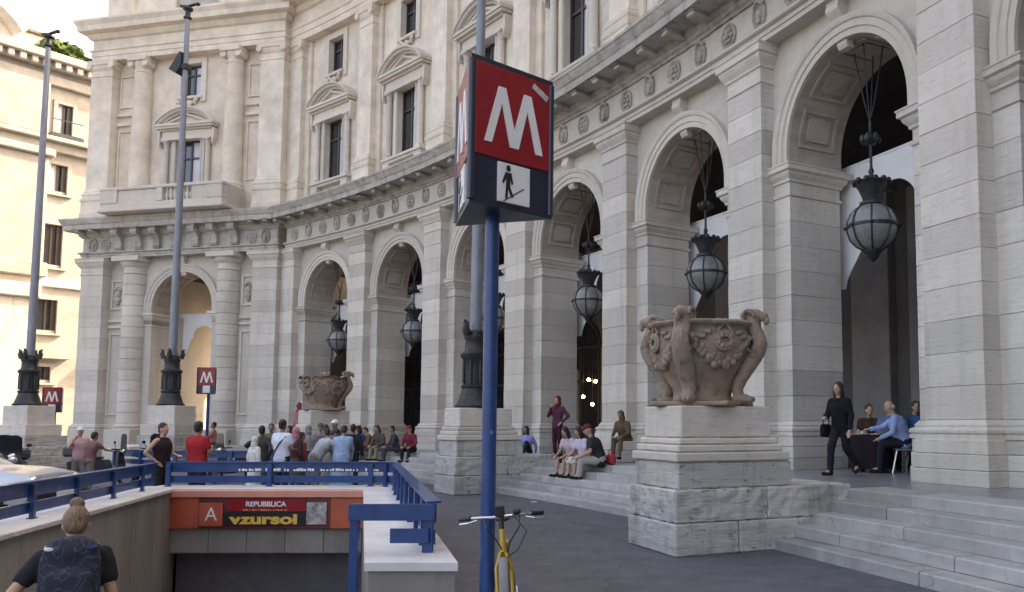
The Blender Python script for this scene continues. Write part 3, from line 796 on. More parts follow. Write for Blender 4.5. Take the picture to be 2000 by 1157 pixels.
for s in (-1, 1):
    mb = MB(); sqlathe(mb, *sorted((s * 1.72, s * 2.2)), .5, 1.9, [(0, 6.6), (.04, 6.62), (.04, 6.68), (0, 6.7), (0, 6.9), (.05, 6.95), (.12, 7.06), (.12, 7.12), (.18, 7.15), (.18, 7.275), (0, 7.28)])
    pp('impost', mb, TRAV)
    # corner pilaster
    x0, x1 = sorted((s * 4.25, s * HWP))
    mb = MB().box(x0 + .015, x1 - .015, .02, 7.8, 1.5, 9.3)
    pil_base(mb, x0, x1, 0, 1.6)
    sqlathe(mb, x0, x1, 0, 1.6, [(.0, 9.2), (.03, 9.215), (.035, 9.26), (0, 9.29), (0, 9.55), (.05, 9.62), (.12, 9.72), (.15, 9.8), (.2, 9.85), (.2, 9.99), (.23, 10.05)])
    p = pp('pilaster', mb, TRAV)
    for i in range(NP):
        put('stone_block', shared(('vb', s, i % 3), lambda: jb(x0, x1, 0, 1.62, HP - .006, i + 30)), TRAV, p, MP @ T(0, random.uniform(-.004, .004), 1.8 + i * HP + .006))
    for j, (z0, z1, e) in enumerate(((0.0, .6, .22), (.605, 1.1, .19), (1.105, 1.5, .15))):
        put('plinth_block', shared(('vp', s, j), lambda: MB().cbox(x0 - e, x1 + e, -e, 1.75, z0, z1, .012).mesh('plinth_block')), TRAV, p, MP)
    # engaged column, in drums
    c = pp('column', MB().lathe([(.5, 1.5), (.5, 9.3)], 20, T(s * 2.68, .42)), TRAV)
    put('column_base', shared('cbase', lambda: MB().lathe([(.72, 1.5), (.72, 1.56), (.66, 1.58), (.7, 1.63), (.7, 1.68), (.62, 1.71), (.6, 1.75), (.56, 1.8)], 24).cbox(-.76, .76, -.76, .4, 0, .75, .015).cbox(-.74, .74, -.74, .4, .755, 1.5, .015).mesh('column_base', 40)), TRAV, c, MP @ T(s * 2.68, .42))
    for i in range(NP):
        put('column_drum', shared(('dr', i % 2), lambda: MB().lathe([(.535, 0), (.55, .012), (.55, HP - .024), (.535, HP - .012)], 24).mesh('column_drum', 50)), TRAV, c, MP @ T(s * 2.68, .42, 1.8 + i * HP + .006))
    put('capital', shared('cap0', lambda: MB().lathe([(.55, 9.2), (.58, 9.22), (.58, 9.27), (.54, 9.3), (.54, 9.52), (.6, 9.56), (.7, 9.72), (.72, 9.8)], 24).cbox(-.78, .78, -.78, .3, 9.803, 10.05, .015).mesh('capital', 40)), TRAVS, c, MP @ T(s * 2.68, .42))
    # framed panels between column and pilaster
    xa, xb = sorted((s * 3.36, s * 4.12))
    for z0, z1 in ((2.2, 6.3), (7.5, 9.0)):
        mb = MB()
        mb.cbox(xa, xa + .09, .42, .52, z0, z1, .01).cbox(xb - .09, xb, .42, .52, z0, z1, .01).cbox(xa + .09, xb - .09, .42, .52, z0, z0 + .09, .01).cbox(xa + .09, xb - .09, .42, .52, z1 - .09, z1, .01)
        f = pp('panel', mb, TRAVS)
        if z0 > 7:
            xm = (xa + xb) / 2
            mb = MB().ell((xm, .47, 8.3), (.16, .12, .2)).ell((xm, .45, 8.0), (.2, .1, .14)).tube([(xm - .2, .45, 8.45), (xm, .4, 8.62), (xm + .2, .45, 8.45)], .06, 6).ell((xm, .43, 7.8), (.1, .08, .1))
            pp('relief', mb, TRAVW, f, None, 50)
    for z in (6.55, 6.85): pp('string_course', MB().cbox(xa - .08, xb + .08, .38, .52, z, z + .13, .02), TRAVS)
    pp('wall_base', MB().cbox(xa - .1, xb + .1, .34, .52, 0, 1.55, .02).cbox(xa - .1, xb + .1, .39, .52, 1.553, 1.78, .03), TRAV)
ent = MB(); sqlathe(ent, -HWP, HWP, 0, 8, [(-.2, 10.052), (.02, 10.052), (.02, 10.16), (.05, 10.165), (.05, 10.26), (.1, 10.28), (.14, 10.3), (.14, 10.36), (-.03, 10.362), (-.03, 11.1), (.04, 11.102), (.06, 11.16), (.13, 11.2), (.13, 11.28), (.2, 11.33), (.2, 11.42), (.55, 11.44), (.57, 11.41), (.6, 11.41), (.6, 11.64), (.66, 11.7), (.72, 11.86), (.74, 11.96), (-.3, 12.06)])
me = ent.mesh('entablature'); bm = bmesh.new(); bm.from_mesh(me)
bmesh.ops.subdivide_edges(bm, edges=[e for e in bm.edges if e.calc_length() > 3], cuts=70, use_grid_fill=True); bm.to_mesh(me); bm.free(); rough(me, .035, 3.0, 4)
pe = pp('entablature', me, TRAVW)
def mk_console():
    pr = [(0, 10.4), (.14, 10.4), (.22, 10.5), (.19, 10.66), (.24, 10.85), (.34, 11.02), (.46, 11.08), (.53, 11.2), (.5, 11.36), (.54, 11.43), (0, 11.43)]
    m = MB().prism(pr, -.19, .19, Matrix.Rotation(-pi / 2, 4, 'Z')); me = m.mesh('console')
    return me
for x in (-3.3, -2.15, -1.1, 0, 1.1, 2.15, 3.3): put('console', shared('cons', mk_console), TRAVW, pe, MP @ T(x, .03))
for x in (-4.9, -4.15, 4.15, 4.9): put('medallion', shared(('med', int(abs(x) > 4.5)), lambda: mk_medallion(0)), TRAVW, pe, MP @ T(x, .03, 10.72))
for x in (-5.3, -4.5, 4.5, 5.3): put('modillion', shared(('mod', 1), lambda: mk_modillion(1)), TRAVW, pe, MP @ T(x, -.1, 11.245))
# balcony
bal = pp('balcony', MB().cbox(-3.5, 3.5, -1.3, .1, 12.0, 12.16, .03).cbox(-3.4, 3.4, -1.22, -.92, 12.163, 12.42, .02).cbox(-3.45, 3.45, -1.25, -.9, 13.06, 13.22, .03), TRAVS)
for x0, x1 in ((-3.4, -2.6), (2.6, 3.4), (-.2, .12), (-2.6, -2.45)):
    pp('parapet_block', MB().cbox(x0, x1, -1.24, -.9, 12.423, 13.057, .015), TRAVS, bal)
pp('parapet_block', MB().cbox(-2.44, -.21, -1.16, -.98, 12.423, 13.057, .015), TRAVS, bal)
pp('parapet_block', MB().cbox(1.75, 2.59, -1.2, -.94, 12.423, 13.057, .015), TRAVS, bal)
for s in (-1, 1): pp('side_parapet', MB().cbox(*sorted((s * 3.38, s * 3.1)), -.91, .3, 12.163, 13.2, .02), TRAVS, bal)
for i in range(7):
    put('baluster', shared('balu', lambda: MB().lathe([(.07, 12.42), (.07, 12.48), (.05, 12.5), (.1, 12.66), (.09, 12.74), (.045, 12.86), (.05, 12.98), (.075, 13.0), (.075, 13.06)], 12).mesh('baluster', 40)), TRAVS, bal, MP @ T(.28 + i * .225, -1.07))
# upper floors
mb = MB(); wall_holes(mb, -HWP, HWP, 11.9, 20.35, HOLES, .5, .4); mb.box(-HWP + .01, HWP - .01, 1.1, 7.9, 11.9, 20.35)
for s in (-1, 1): mb.add([(s * HWP, .5, 11.9), (s * HWP, 8, 11.9), (s * HWP, 8, 20.35), (s * HWP, .5, 20.35)], [(0, 1, 2, 3)])
pp('upper_wall', mb, STUC)
window(PAV, MP @ T(0, .5), True, 4); window(PAV, MP @ T(0, .5), False, 3)
for s in (-1, 1):
    mb = upper_pil(MB(), .64, 0, .6, T(s * 4.93, 0)); pp('upper_pilaster', mb, STUC, smooth=30)
    mb = MB().lathe([(.62, 13.1), (.62, 13.2), (.58, 13.22), (.6, 13.3), (.52, 13.36), (.55, 13.44), (.48, 13.56), (.46, 13.62), (.46, 15.5), (.40, 19.5), (.43, 19.52), (.43, 19.58), (.4, 19.6), (.4, 19.8), (.46, 19.9), (.48, 20.06)], 24, T(s * 2.68, .3))
    mb.cbox(s * 2.68 - .62, s * 2.68 + .62, -.32, .5, 12.06, 13.1, .02).cbox(s * 2.68 - .56, s * 2.68 + .56, -.26, .5, 20.06, 20.3, .02)
    for q in (-1, 1):
        mb.lathe([(.02, -.3), (.17, -.3), (.19, -.25), (.15, 0), (.19, .25), (.17, .3), (.02, .3)], 14, T(s * 2.68 + q * .42, .12, 19.95) @ Matrix.Rotation(pi / 2, 4, 'X'))
    pp('upper_column', mb, STUC, smooth=40)
    xa, xb = sorted((s * 3.3, s * 4.2))
    for z0, z1 in ((13.7, 16.7), (17.9, 19.6)):
        mb = MB().cbox(xa, xa + .08, .42, .52, z0, z1, .01).cbox(xb - .08, xb, .42, .52, z0, z1, .01).cbox(xa + .08, xb - .08, .42, .52, z0, z0 + .08, .01).cbox(xa + .08, xb - .08, .42, .52, z1 - .08, z1, .01)
        pp('panel', mb, STUC)
    for z in (16.95, 17.45): pp('string_course', MB().cbox(xa - .05, xb + .05, .36, .52, z, z + .16, .02), STUC)
mb = MB(); sqlathe(mb, -HWP, HWP, 0, 8, [(-.3, 20.31), (.0, 20.31), (.0, 20.55), (.04, 20.57), (.04, 20.8), (.1, 20.85), (.1, 20.9), (-.02, 20.92), (-.02, 21.4), (.1, 21.45), (.2, 21.6), (.2, 21.7), (.5, 21.75), (.52, 22.0), (.64, 22.2), (.64, 22.3), (-.4, 22.4)])
pp('upper_entablature', mb, STUC)
mb = MB().box(-HWP + .4, HWP - .4, .8, 8, 22.3, 26)
for s in (-1, 1): mb.cbox(*sorted((s * 3.9, s * 5.3)), .5, 1.2, 22.38, 26, .02)
mb.cbox(-1.6, -1.3, .6, .9, 22.36, 25, .02).cbox(1.3, 1.6, .6, .9, 22.36, 25, .02)
pp('attic', mb, STUC)
pp('attic_panel', MB().box(-1.28, 1.28, .72, .82, 22.6, 24.8), TRAVW)

# ================================================================== FARTHER BUILDINGS
LO = atd(0, HOR, 50.0); LD = Vector((.59, .807, 0)).normalized()
ML = Matrix.Translation((LO.x, LO.y, 0)) @ Matrix.Rotation(atan2(LD.y, LD.x), 4, 'Z')
def LW(px, py):
    d = ray(px, py); n = Vector((LD.y, -LD.x, 0)); o = Vector((0, 0, EYE))
    t = (Vector((LO.x, LO.y, 0)) - o).dot(n) / d.dot(n); P = o + d * t
    return ((P - Vector((LO.x, LO.y, 0))).dot(LD), P.z)
LB = thing('far_palace', 'sunlit yellow palace beyond the corner pavilion with clipped shrubs on its roof', 'building', ML)
def pl(name, mb, mat, parent=LB, smooth=None): return put(name, mb, mat, parent, ML, smooth)
wins = []
for (a, b), (c, d) in (((111, 205), (134, 268)), ((97, 322), (124, 374)), ((82, 438), (113, 517)), ((70, 585), (103, 645)), ((60, 716), (91, 742))):
    s0, z1 = LW(a, b); s1, z0 = LW(c, d)
    wins.append((s0 + .05, s1 + .15, (LW(a, d)[1] + z0) / 2, (z1 + LW(c, b)[1]) / 2))
ZC = LW(90, 108)[1]
more = []
for n in (1, 2): more += [(a + 4.2 * n, b + 4.2 * n, c, d) for a, b, c, d in wins]
mb = MB(); wall_holes(mb, -14, 16, 0, ZC, wins + more, 0, .35); mb.box(-14, 16, .6, 12, 0, ZC)
mb.add([(16, 0, 0), (16, 12, 0), (16, 12, ZC), (16, 0, ZC)], [(0, 1, 2, 3)])
pl('wall', mb, STUC2)
for i, (a, b, c, d) in enumerate(wins + more):
    m = (a + b) / 2
    f = MB()
    for x0, x1, z0, z1 in ((a - .22, a, c - .2, d + .22), (b, b + .22, c - .2, d + .22), (a, b, d, d + .22)): f.cbox(x0, x1, -.09, .02, z0, z1, .01)
    f.cbox(a - .3, b + .3, -.2, .02, c - .32, c - .2, .01)
    fo = pl('window', f, STUC2)
    pl('pane', MB().box(a, m, .25, .27, c, d), CURT if i % 5 < 2 else GLASS, fo); pl('pane', MB().box(m, b, .25, .27, c, d), GLASS, fo)
    pl('sash', MB().box(m - .06, m + .06, .18, .249, c, d).box(b - .28, b, .1, .2, c, d), SASH, fo)
    if i % 5 == 0: pl('balcony_rail', MB().box(a - .4, b + .5, -.5, -.46, c + .0, c + .06).box(a - .4, b + .5, -.5, -.46, c + .9, c + .96).box(a - .45, b + .55, -.55, 0, c - .2, c - .02), BRON, fo)
    if i % 5 == 4: pl('canopy', MB().prism([(a - .7, d + .5), (b + .9, d + .5), (b + .9, d + .9), ((a + b) / 2, d + 1.15), (a - .7, d + .9)], -.7, 0), STUC2, fo)
zs1, zs2 = LW(90, 268)[1], LW(90, 545)[1]
pl('string_course', MB().cbox(-14, 16, -.35, .02, zs1 - .9, zs1 - .3, .05).cbox(-14, 16, -.7, .02, zs1 - .298, zs1, .05), STUC2)
pl('string_course', MB().cbox(-14, 16, -.2, .02, zs2 - .5, zs2, .05), TRAVS)
pl('cornice', MB().cbox(-14, 16, -.3, .02, ZC - 1.9, ZC - 1.3, .05).cbox(-14, 16, -.5, .02, ZC - .9, ZC - .5, .05).cbox(-14, 16, -1.0, .02, ZC - .498, ZC, .05).box(-14, 16, -.3, 12, ZC, ZC + .25), STUC2)
for i in range(48): put('corbel', shared('corb', lambda: MB().cbox(-.16, .16, -.75, .01, ZC - .88, ZC - .5, .03).mesh('corbel')), TRAVS, LB, ML @ T(-13.8 + i * .62, -.02))
for x0, x1 in ((-1.9, 1.55), (-9, -5.5)):
    pl('giant_pilaster', MB().cbox(x0, x1, -.55, .02, zs2 + .05, zs1 - 1.4, .05).cbox(x0 - .3, x1 + .3, -.8, .02, zs1 - 1.398, zs1 - .905, .08).cbox(x0 - .2, x1 + .2, -.75, .02, zs2 + .0, zs2 + .9, .05), STUC2)
    pl('giant_pilaster', MB().cbox(x0 + .2, x1 - .1, -.5, .02, zs1 + .05, ZC - 1.9, .05), STUC2)
    pl('stone_pier', MB().cbox(x0 - .1, x1 - .4, -.7, .02, 0, zs2 - 1.4, .05).cbox(x0 - .4, x1 - .1, -.95, .02, zs2 - 1.398, zs2 - .505, .08), TRAVW)
pts = arc(-4.3, ZC - 2.2, 5.2, pi * .80, pi * .2, 20)
vs, fs = curved_frame(pts, [(0, .3), (0, -1.0), (.3, -1.0), (.45, -.7), (.6, -.6), (.6, .3)])
pl('curved_pediment', MB().add(vs, fs).prism(pts + [(pts[-1][0], ZC - .3), (pts[0][0], ZC - .3)], -.2, .25), TRAVS)
pl('roof_parapet', MB().cbox(-.6, 1.7, 1.2, 3.0, ZC + .2, ZC + 1.7, .2).cbox(-.8, 1.9, 1.0, 3.2, ZC + 1.7, ZC + 2.0, .1), TRAVW)
def shrub(px, py, r, label):
    s, z = LW(px, py)
    rnd = random.Random(px); mb = MB()
    for i in range(260):
        a = rnd.uniform(0, 2 * pi); u = rnd.uniform(-.3, 1); q = sqrt(1 - u * u) if u > 0 else 1
        rr = r * rnd.uniform(.8, 1.06)
        c = Vector((rr * 1.3 * q * cos(a), rr * q * sin(a), rr * .9 * u + r * .35))
        t = Matrix.Translation(c) @ Matrix.Rotation(rnd.uniform(0, 6), 4, 'Z') @ Matrix.Rotation(rnd.uniform(0, 3), 4, 'X')
        e = .16 * r + .05
        mb.add([(-e, -e, 0), (e, -e, 0), (e, e, 0), (-e, e, 0)], [(0, 1, 2, 3)], t)
    mb.ell((0, 0, r * .3), (r * 1.1, r * .85, r * .8))
    M = ML @ T(s, .8, ZC + .26)
    root = thing('roof_shrub', label, 'shrub', M, 'clipped shrubs on the far palace roof')
    put('crown', mb, LEAF, root, M)
    put('stem', MB().lathe([(.1, -.02), (.08, r * .4)], 8), WOODD, root, M)
shrub(129, 112, .95, 'largest clipped green shrub on the far palace roof')
shrub(156, 122, .55, 'small round shrub in the middle of the row on the far roof')
shrub(177, 130, .5, 'small round shrub on the far roof next to the pavilion cornice')
# the house seen through the pavilion's arch
MBH = T(-36.5, 62, 0, radians(-14))
BH = thing('cream_house', 'cream house with dark windows seen through the pavilion arch', 'house', MBH)
hw_ = [(x, x + 1.1, z, z + 1.9) for x in (-6, -3, 0, 3, 6) for z in (1.6, 5.4, 9.2)]
put('wall', MB().box(-9, 9, .6, 8, 0, 14) if False else wall_holes(MB(), -9, 9, 0, 14, hw_, 0, .3).box(-9, 9, .5, 8, 0, 14), STUC2, BH, MBH)
for a, b, c, d in hw_:
    q = put('window', MB().box(a - .12, a, -.06, .02, c - .1, d + .12).box(b, b + .12, -.06, .02, c - .1, d + .12).box(a, b, -.06, .02, d, d + .12).box(a - .2, b + .2, -.15, .02, c - .22, c - .1), TRAVS, BH, MBH)
    put('pane', MB().box(a, b, .2, .22, c, d), GLASS, q, MBH)
put('roof', MB().prism([(-9.5, 14), (9.5, 14), (8, 16.2), (-8, 16.2)], -.5, 8.4), TRAVW, BH, MBH)
o = put('canvas_valance', SH['val'], CANV, None, MP @ T(0, 2.6)); tag(o, 'white canvas valance with a bell-shaped cut-out in the pavilion arch', 'valance', 'white valances behind the arches')

# ================================================================== PEDESTALS, VASES, LAMPS
def pedestal(M, label, top, wx, courses, back):
    root = thing('stone_pedestal', label, 'pedestal', M, 'stone pedestals along the steps')
    n = 0
    for (z0, z1, e, y1, nsp) in courses:
        L = (y1 + e) / nsp
        for i in range(nsp):
            ya, yb = -e + L * i, -e + L * (i + 1) - (.008 if i < nsp - 1 else 0)
            me = MB().cbox(-wx - e, wx + e, ya, yb, z0, z1 - .006, .02).mesh('stone_block')
            bm = bmesh.new(); bm.from_mesh(me)
            bmesh.ops.subdivide_edges(bm, edges=[q for q in bm.edges if q.calc_length() > .3], cuts=12, use_grid_fill=True); bm.to_mesh(me); bm.free()
            rough(me, .03 if .4 < z0 < .55 else .010 if z1 - z0 > .2 else .005, 7, n); n += 1
            put('stone_block', me, PEDM if z0 < 1.2 else TRAV, root, M)
    return root
VC = [(0, .43, .06, 2.9, 3), (.43, .87, .05, 2.85, 2), (.87, 1.23, -.02, 1.85, 1), (1.23, 1.36, .02, 1.8, 1), (1.36, 1.46, -.03, 1.72, 1), (1.46, 1.55, -.07, 1.66, 1), (1.55, 1.99, -.12, 1.58, 1)]
MV = frame(.245, 4.9)
pedestal(MV, 'big stepped travertine pedestal under the intact brown vase', 2, .68, VC, 2.9)
def scale_c(cs, f, ys=1.0): return [(a * f, b * f, c, d * ys, n) for a, b, c, d, n in cs]
MV2 = frame(4.32, 4.4)
pedestal(MV2, 'travertine pedestal under the eroded vase behind the crowd', 2.3, .62, scale_c(VC, 2.25 / 1.99), 2.9)
ML3 = frame(2.26, 4.5)
pedestal(ML3, 'tall stepped pale pedestal under the lamp column by the blue pole', 2.16, .60, scale_c(VC, 2.16 / 1.99), 2.9)
LC = [(0, .5, .35, 2.1, 2), (.5, .9, .25, 2.0, 1), (.9, 1.3, .12, 1.7, 1), (1.3, 1.75, .05, 1.5, 1), (1.75, 2.5, -.1, 1.3, 1)]
PL2 = atd(325, 800, 33); PL1 = atd(47, 795, 33)
ML2 = T(PL2.x + .05, 32.4, 0, radians(-10)); ML1 = T(PL1.x, 32.4, 0, radians(-14))
pedestal(ML2, 'stepped stone pedestal under the lamp column before the pavilion arch', 2.5, .72, LC, 1.4)
pedestal(ML1, 'stepped stone pedestal under the lamp column before the far palace', 2.5, .72, LC, 1.4)

def mk_vase(broken=False):
    H = 1.27
    prof = [(.42, 0), (.46, .03), (.44, .08), (.43, .12), (.48, .24), (.60, .45), (.71, .64), (.765, .80), (.77, .92), (.755, 1.02), (.745, 1.07), (.76, 1.10), (.83, 1.13), (.845, 1.165), (.82, 1.19), (.74, 1.18), (.68, 1.12), (.55, .95), (.01, .9)]
    body = MB().lathe(prof, 64)
    me = body.mesh('bowl', 60); bm = bmesh.new(); bm.from_mesh(me); bmesh.ops.subdivide_edges(bm, edges=bm.edges[:], cuts=1, use_grid_fill=True); bm.to_mesh(me); bm.free()
    for p in me.polygons: p.use_smooth = True
    rough(me, .03 if broken else .014, 7, 3)
    if broken:
        for v in me.vertices:
            a = atan2(v.co.y, v.co.x)
            lim = 1.12 + .16 * noise.noise((cos(a) * 3, sin(a) * 3, 1))
            if v.co.z > lim: v.co.z = lim
    return me
def mk_handle():
    """lion-footed scroll that climbs the bowl and ends in a hooked ram's head"""
    path = [(.62, .03), (.58, .10), (.55, .2), (.61, .35), (.71, .5), (.81, .64), (.885, .76), (.91, .86), (.89, .96), (.85, 1.04), (.82, 1.12), (.81, 1.20), (.82, 1.26)]
    rad = [.10, .10, .11, .125, .135, .14, .14, .135, .13, .125, .125, .13, .12]
    mb = MB().tube([(x, 0, z) for x, z in path], rad, 12, sq=(1.0, .8))
    for s in (-1, 1): mb.tube([(x + .075, s * .055, z) for x, z in path[3:-1]], [.028] * 9, 6)
    mb.ell((.62, 0, .05), (.17, .13, .075), None, 14, 8)
    for s in (-1, 0, 1): mb.ell((.76, s * .07, .045), (.055, .038, .045), None, 8, 6)
    mb.ell((.80, 0, 1.28), (.18, .115, .11), None, 16, 10).ell((.95, 0, 1.27), (.10, .07, .075), None, 12, 8).ell((1.015, 0, 1.205), (.045, .045, .075), None, 10, 8)
    for s in (-1, 1):
        mb.tube([(.76 + .09 * cos(a) , s * (.10 + .012 * a), 1.26 + .085 * sin(a)) for a in [i * .55 for i in range(9)]], [.042 - .003 * i for i in range(9)], 7)
        mb.tube([(.84 + .11 * cos(a), s * .10, .84 + .11 * sin(a)) for a in [i * .6 for i in range(9)]], .028, 6)
    me = mb.mesh('handle', 60)
    return rough(me, .012, 14, 8)
def mk_swag():
    mb = MB()
    rnd = random.Random(5)
    for i in range(-10, 11):
        t = i / 10; a = t * .62
        z = .90 - .30 * (1 - t * t); r = .755 - .10 * (1 - t * t)
        th = .05 + .05 * (1 - t * t)
        for j in range(4):
            mb.ell(((r + rnd.uniform(-.01, .03)) * cos(a), (r + .02) * sin(a), z + rnd.uniform(-th, th)), (.06, .06, .06), None, 8, 6)
    for i in range(9): mb.ell((.80 * cos(.13 * cos(i * .7)), .80 * sin(.13 * cos(i * .7)), .88 + .085 * sin(i * .7)), (.03, .045, .045), None, 7, 5)
    for sg in (-1, 1):
        for i in range(7): mb.ell((.775 * cos(sg * (.3 + .05 * i)), .775 * sin(sg * (.3 + .05 * i)), 1.0 - .018 * i + .03 * sin(i * 2)), (.035, .05, .04), None, 7, 5)
    mb.tube([(.785 * cos(.19 * cos(q)), .785 * sin(.19 * cos(q)), .88 + .13 * sin(q)) for q in [2 * pi * k / 18 for k in range(18)]], .026, 7, closed=True)
    for s in (-1, 1): mb.tube([(.775 * cos(s * .1 * j / 4 ), .775 * sin(s * (.05 + .1 * j / 4)), 1.12 - .03 * j) for j in range(5)], .025, 6)
    return mb.mesh('swag', 60)
def vase(M, label, broken=False):
    root = thing('stone_vase', label, 'vase', M, 'great stone vases on pedestals')
    bowl = put('bowl', shared(('bowl', broken), lambda: mk_vase(broken)), VASE, root, M)
    put('foot_slab', shared('vslab', lambda: rough(MB().cbox(-.62, .62, -.62, .62, -.055, .015, .02).mesh('foot_slab'), .01, 6)), VASE, root, M)
    for i in range(4):
        A = M @ Matrix.Rotation(i * pi / 2, 4, 'Z')
        if not broken or i in (0, 1): put('handle', shared('vh', mk_handle), VASE, root, A)
        put('swag', shared('vs', mk_swag), VASE, bowl, A @ Matrix.Rotation(pi / 4, 4, 'Z'))
    return root
vase(MV @ T(0.0, .78, 2.04, radians(40)) @ Matrix.Scale(.95, 4), 'great brown stone vase with ram-head handles and carved swags on stepped pedestal')
vase(MV2 @ T(0.0, .78, 2.30, radians(62)), 'eroded brown stone vase with broken rim behind the crowd', True)

def lamp(M, label, h, z0, extras=True, s=1.0):
    root = thing('lamp_column', label, 'lamp post', M, 'tall lamp columns on stone pedestals')
    ft = [(.5, 0), (.52, .06), (.46, .1), (.42, .22), (.36, .4), (.33, .5), (.36, .53), (.36, .58), (.3, .62), (.31, 1.0), (.33, 1.25), (.38, 1.32), (.39, 1.4), (.33, 1.44), (.28, 1.5), (.27, 1.75), (.3, 1.8), (.3, 1.86), (.24, 1.9), (.23, 1.98), (.17, 2.02)]
    mb = MB().lathe([(a * s, z) for a, z in ft], 20)
    for i in range(8):
        a = i * pi / 4; mb.tube([(.315 * s * cos(a), .315 * s * sin(a), z) for z in (.64, .9, 1.24)], .04 * s, 6)
    for i in range(4):
        a = i * pi / 2 + .4
        mb.tube([(.3 * s * cos(a), .3 * s * sin(a), 1.9), (.38 * s * cos(a), .38 * s * sin(a), 2.05), (.36 * s * cos(a), .36 * s * sin(a), 2.2), (.43 * s * cos(a), .43 * s * sin(a), 2.26)], [.1, .09, .06, .03], 7)
    put('bronze_foot', mb, BRON, root, M, 45)
    put('shaft', MB().lathe([(.155, 1.95), (.15, 4), (.125, h * .6), (.095, h - .8), (.09, h - .5)], 16), POLE, root, M, 60)
    put('finial', MB().lathe([(.1, h - .55), (.16, h - .5), (.16, h - .45), (.1, h - .42), (.1, h - .2), (.2, h - .12), (.2, h - .06), (.09, h)], 14).tube([(-.35, 0, h + .06), (0, 0, h + .02), (.45, 0, h + .1)], .06, 8).ell((.45, 0, h + .08), (.12, .08, .08)), BRON, root, M, 45)
    return root
lamp(ML1 @ T(0, .6, 2.5), 'grey lamp column standing before the far yellow palace', 15.4, 2.5)
l2 = lamp(ML2 @ T(0, .6, 2.5), 'grey lamp column with a loudspeaker before the pavilion arch', 16.6, 2.5)
A2 = ML2 @ T(0, .6, 2.5)
put('loudspeaker', MB().prism([(-.08, 14.6), (-.16, 14.6), (-.62, 13.9), (-.3, 13.7), (-.08, 14.0)], -.2, .2).box(-.16, .16, -.16, .16, 13.9, 14.1), BRON, l2, A2)
lamp(ML3 @ T(0, .75, 2.155), 'grey lamp column with bronze foot rising behind the blue sign pole', 15.6, 2.1)

def mk_lanternparts():
    d = {}
    d['globe'] = MB().lathe([(.16, -.47), (.3, -.39), (.42, -.25), (.485, -.06), (.48, .1), (.41, .27), (.3, .38), (.2, .43)], 24).mesh('globe', 60)
    mb = MB()
    for i in range(8):
        a = i * pi / 4
        mb.tube([((r + .012) * cos(a), (r + .012) * sin(a), z) for r, z in ((.16, -.47), (.3, -.39), (.42, -.25), (.485, -.06), (.48, .1), (.41, .27), (.3, .38), (.2, .43))], .018, 6)
        mb.ell((.53 * cos(a), .53 * sin(a), .0), (.035, .035, .035), None, 6, 5)
    mb.lathe([(.485, -.03), (.515, -.03), (.515, .03), (.485, .03)], 24, None, cap=False)
    d['ribs'] = mb.mesh('ribs')
    mb = MB().lathe([(.19, .42), (.24, .44), (.24, .49), (.17, .52), (.2, .62), (.26, .76), (.35, .9), (.31, .9), (.05, .82)], 20)
    for i in range(12): mb.ell((.335 * cos(i * pi / 6), .335 * sin(i * pi / 6), .9), (.06, .06, .06), None, 7, 5)
    mb.lathe([(.05, .8), (.06, .95), (.1, .98), (.1, 1.02), (.04, 1.05), (.06, 1.12), (.03, 1.2)], 10)
    d['crown'] = mb.mesh('crown', 45)
    d['pendant'] = MB().lathe([(.17, -.46), (.18, -.5), (.13, -.55), (.1, -.62), (.06, -.66), (.01, -.7)], 12).mesh('pendant', 45)
    return d
LP = mk_lanternparts()
def lantern(M, label, top=9.25, zc=5.62):
    root = thing('hanging_lantern', label, 'lantern', M, 'bronze globe lanterns hanging in the arches')
    for n, m in (('globe', LGLS), ('ribs', BRON), ('crown', BRON), ('pendant', BRON)): put(n, LP[n], m, root, M @ T(0, 0, zc))
    zj = 7.75
    mb = MB().tube([(0, 0, zc + 1.15), (0, 0, zj)], .03, 7).ell((0, 0, zj - .35), (.17, .17, .12), None, 10, 8)
    for i in range(6): mb.ell((.15 * cos(i * pi / 3), .15 * sin(i * pi / 3), zj - .35), (.07, .07, .1), None, 7, 5)
    for i in range(4):
        a = i * pi / 2 + .5; mb.tube([(0, 0, zj), (.1 * cos(a), .1 * sin(a), zj + .4), (.3 * cos(a), .3 * sin(a), top)], .014, 6)
    put('hanger', mb, BRON, root, M)
LL = ['hanging over the cafe tables', 'above the great brown vase', 'above the people sitting on the steps', 'behind the tall lamp column by the blue pole', 'in the arch past the lamp column', 'above the eroded vase']
for b in range(-1, 6):
    lantern(frame(b + .5 + PC, -1.0), 'dark bronze globe lantern ' + (LL[b] if b >= 0 else 'in the end arch past the cafe pier'))
lantern(MP @ T(.3, 3.2), 'dark bronze globe lantern in the pavilion passage', 9.4, 6.3)

# ================================================================== METRO ENTRANCE
ZP = .57
RN, RF = Vector((-2.32, 7.04)), Vector((-5.12, 15.2)); LN, LF = Vector((-5.56, 4.4)), Vector((-8.62, 15.2))
def wall_frame(a, b):
    d = b - a
    return Matrix.Translation((a.x, a.y, 0)) @ Matrix.Rotation(atan2(d.y, d.x), 4, 'Z'), d.length
MET = thing('metro_entrance', 'sunken metro stairwell with concrete panel walls and pale coping', 'metro entrance', loc=(-6, 15.2, 0))
Ml, Ll = wall_frame(LN, LF)        # local y > 0 lies to the left of the direction of travel: outwards
lw = put('left_wall', MB().box(0, Ll + .5, .05, .55, -4.2, ZP - .07), CONC, MET, Ml)
n = 11
for i in range(n):
    a, b = i * Ll / n + .006, (i + 1) * Ll / n - .006
    put('concrete_panel', MB().cbox(a, b, 0, .06, -4.0, ZP - .075, .008), CONC, lw, Ml)
for i in range(5): put('coping_slab', MB().cbox(i * (Ll + .6) / 5 + .003, (i + 1) * (Ll + .6) / 5 - .003, -.04, .62, ZP - .07, ZP, .012), WHTS, lw, Ml)
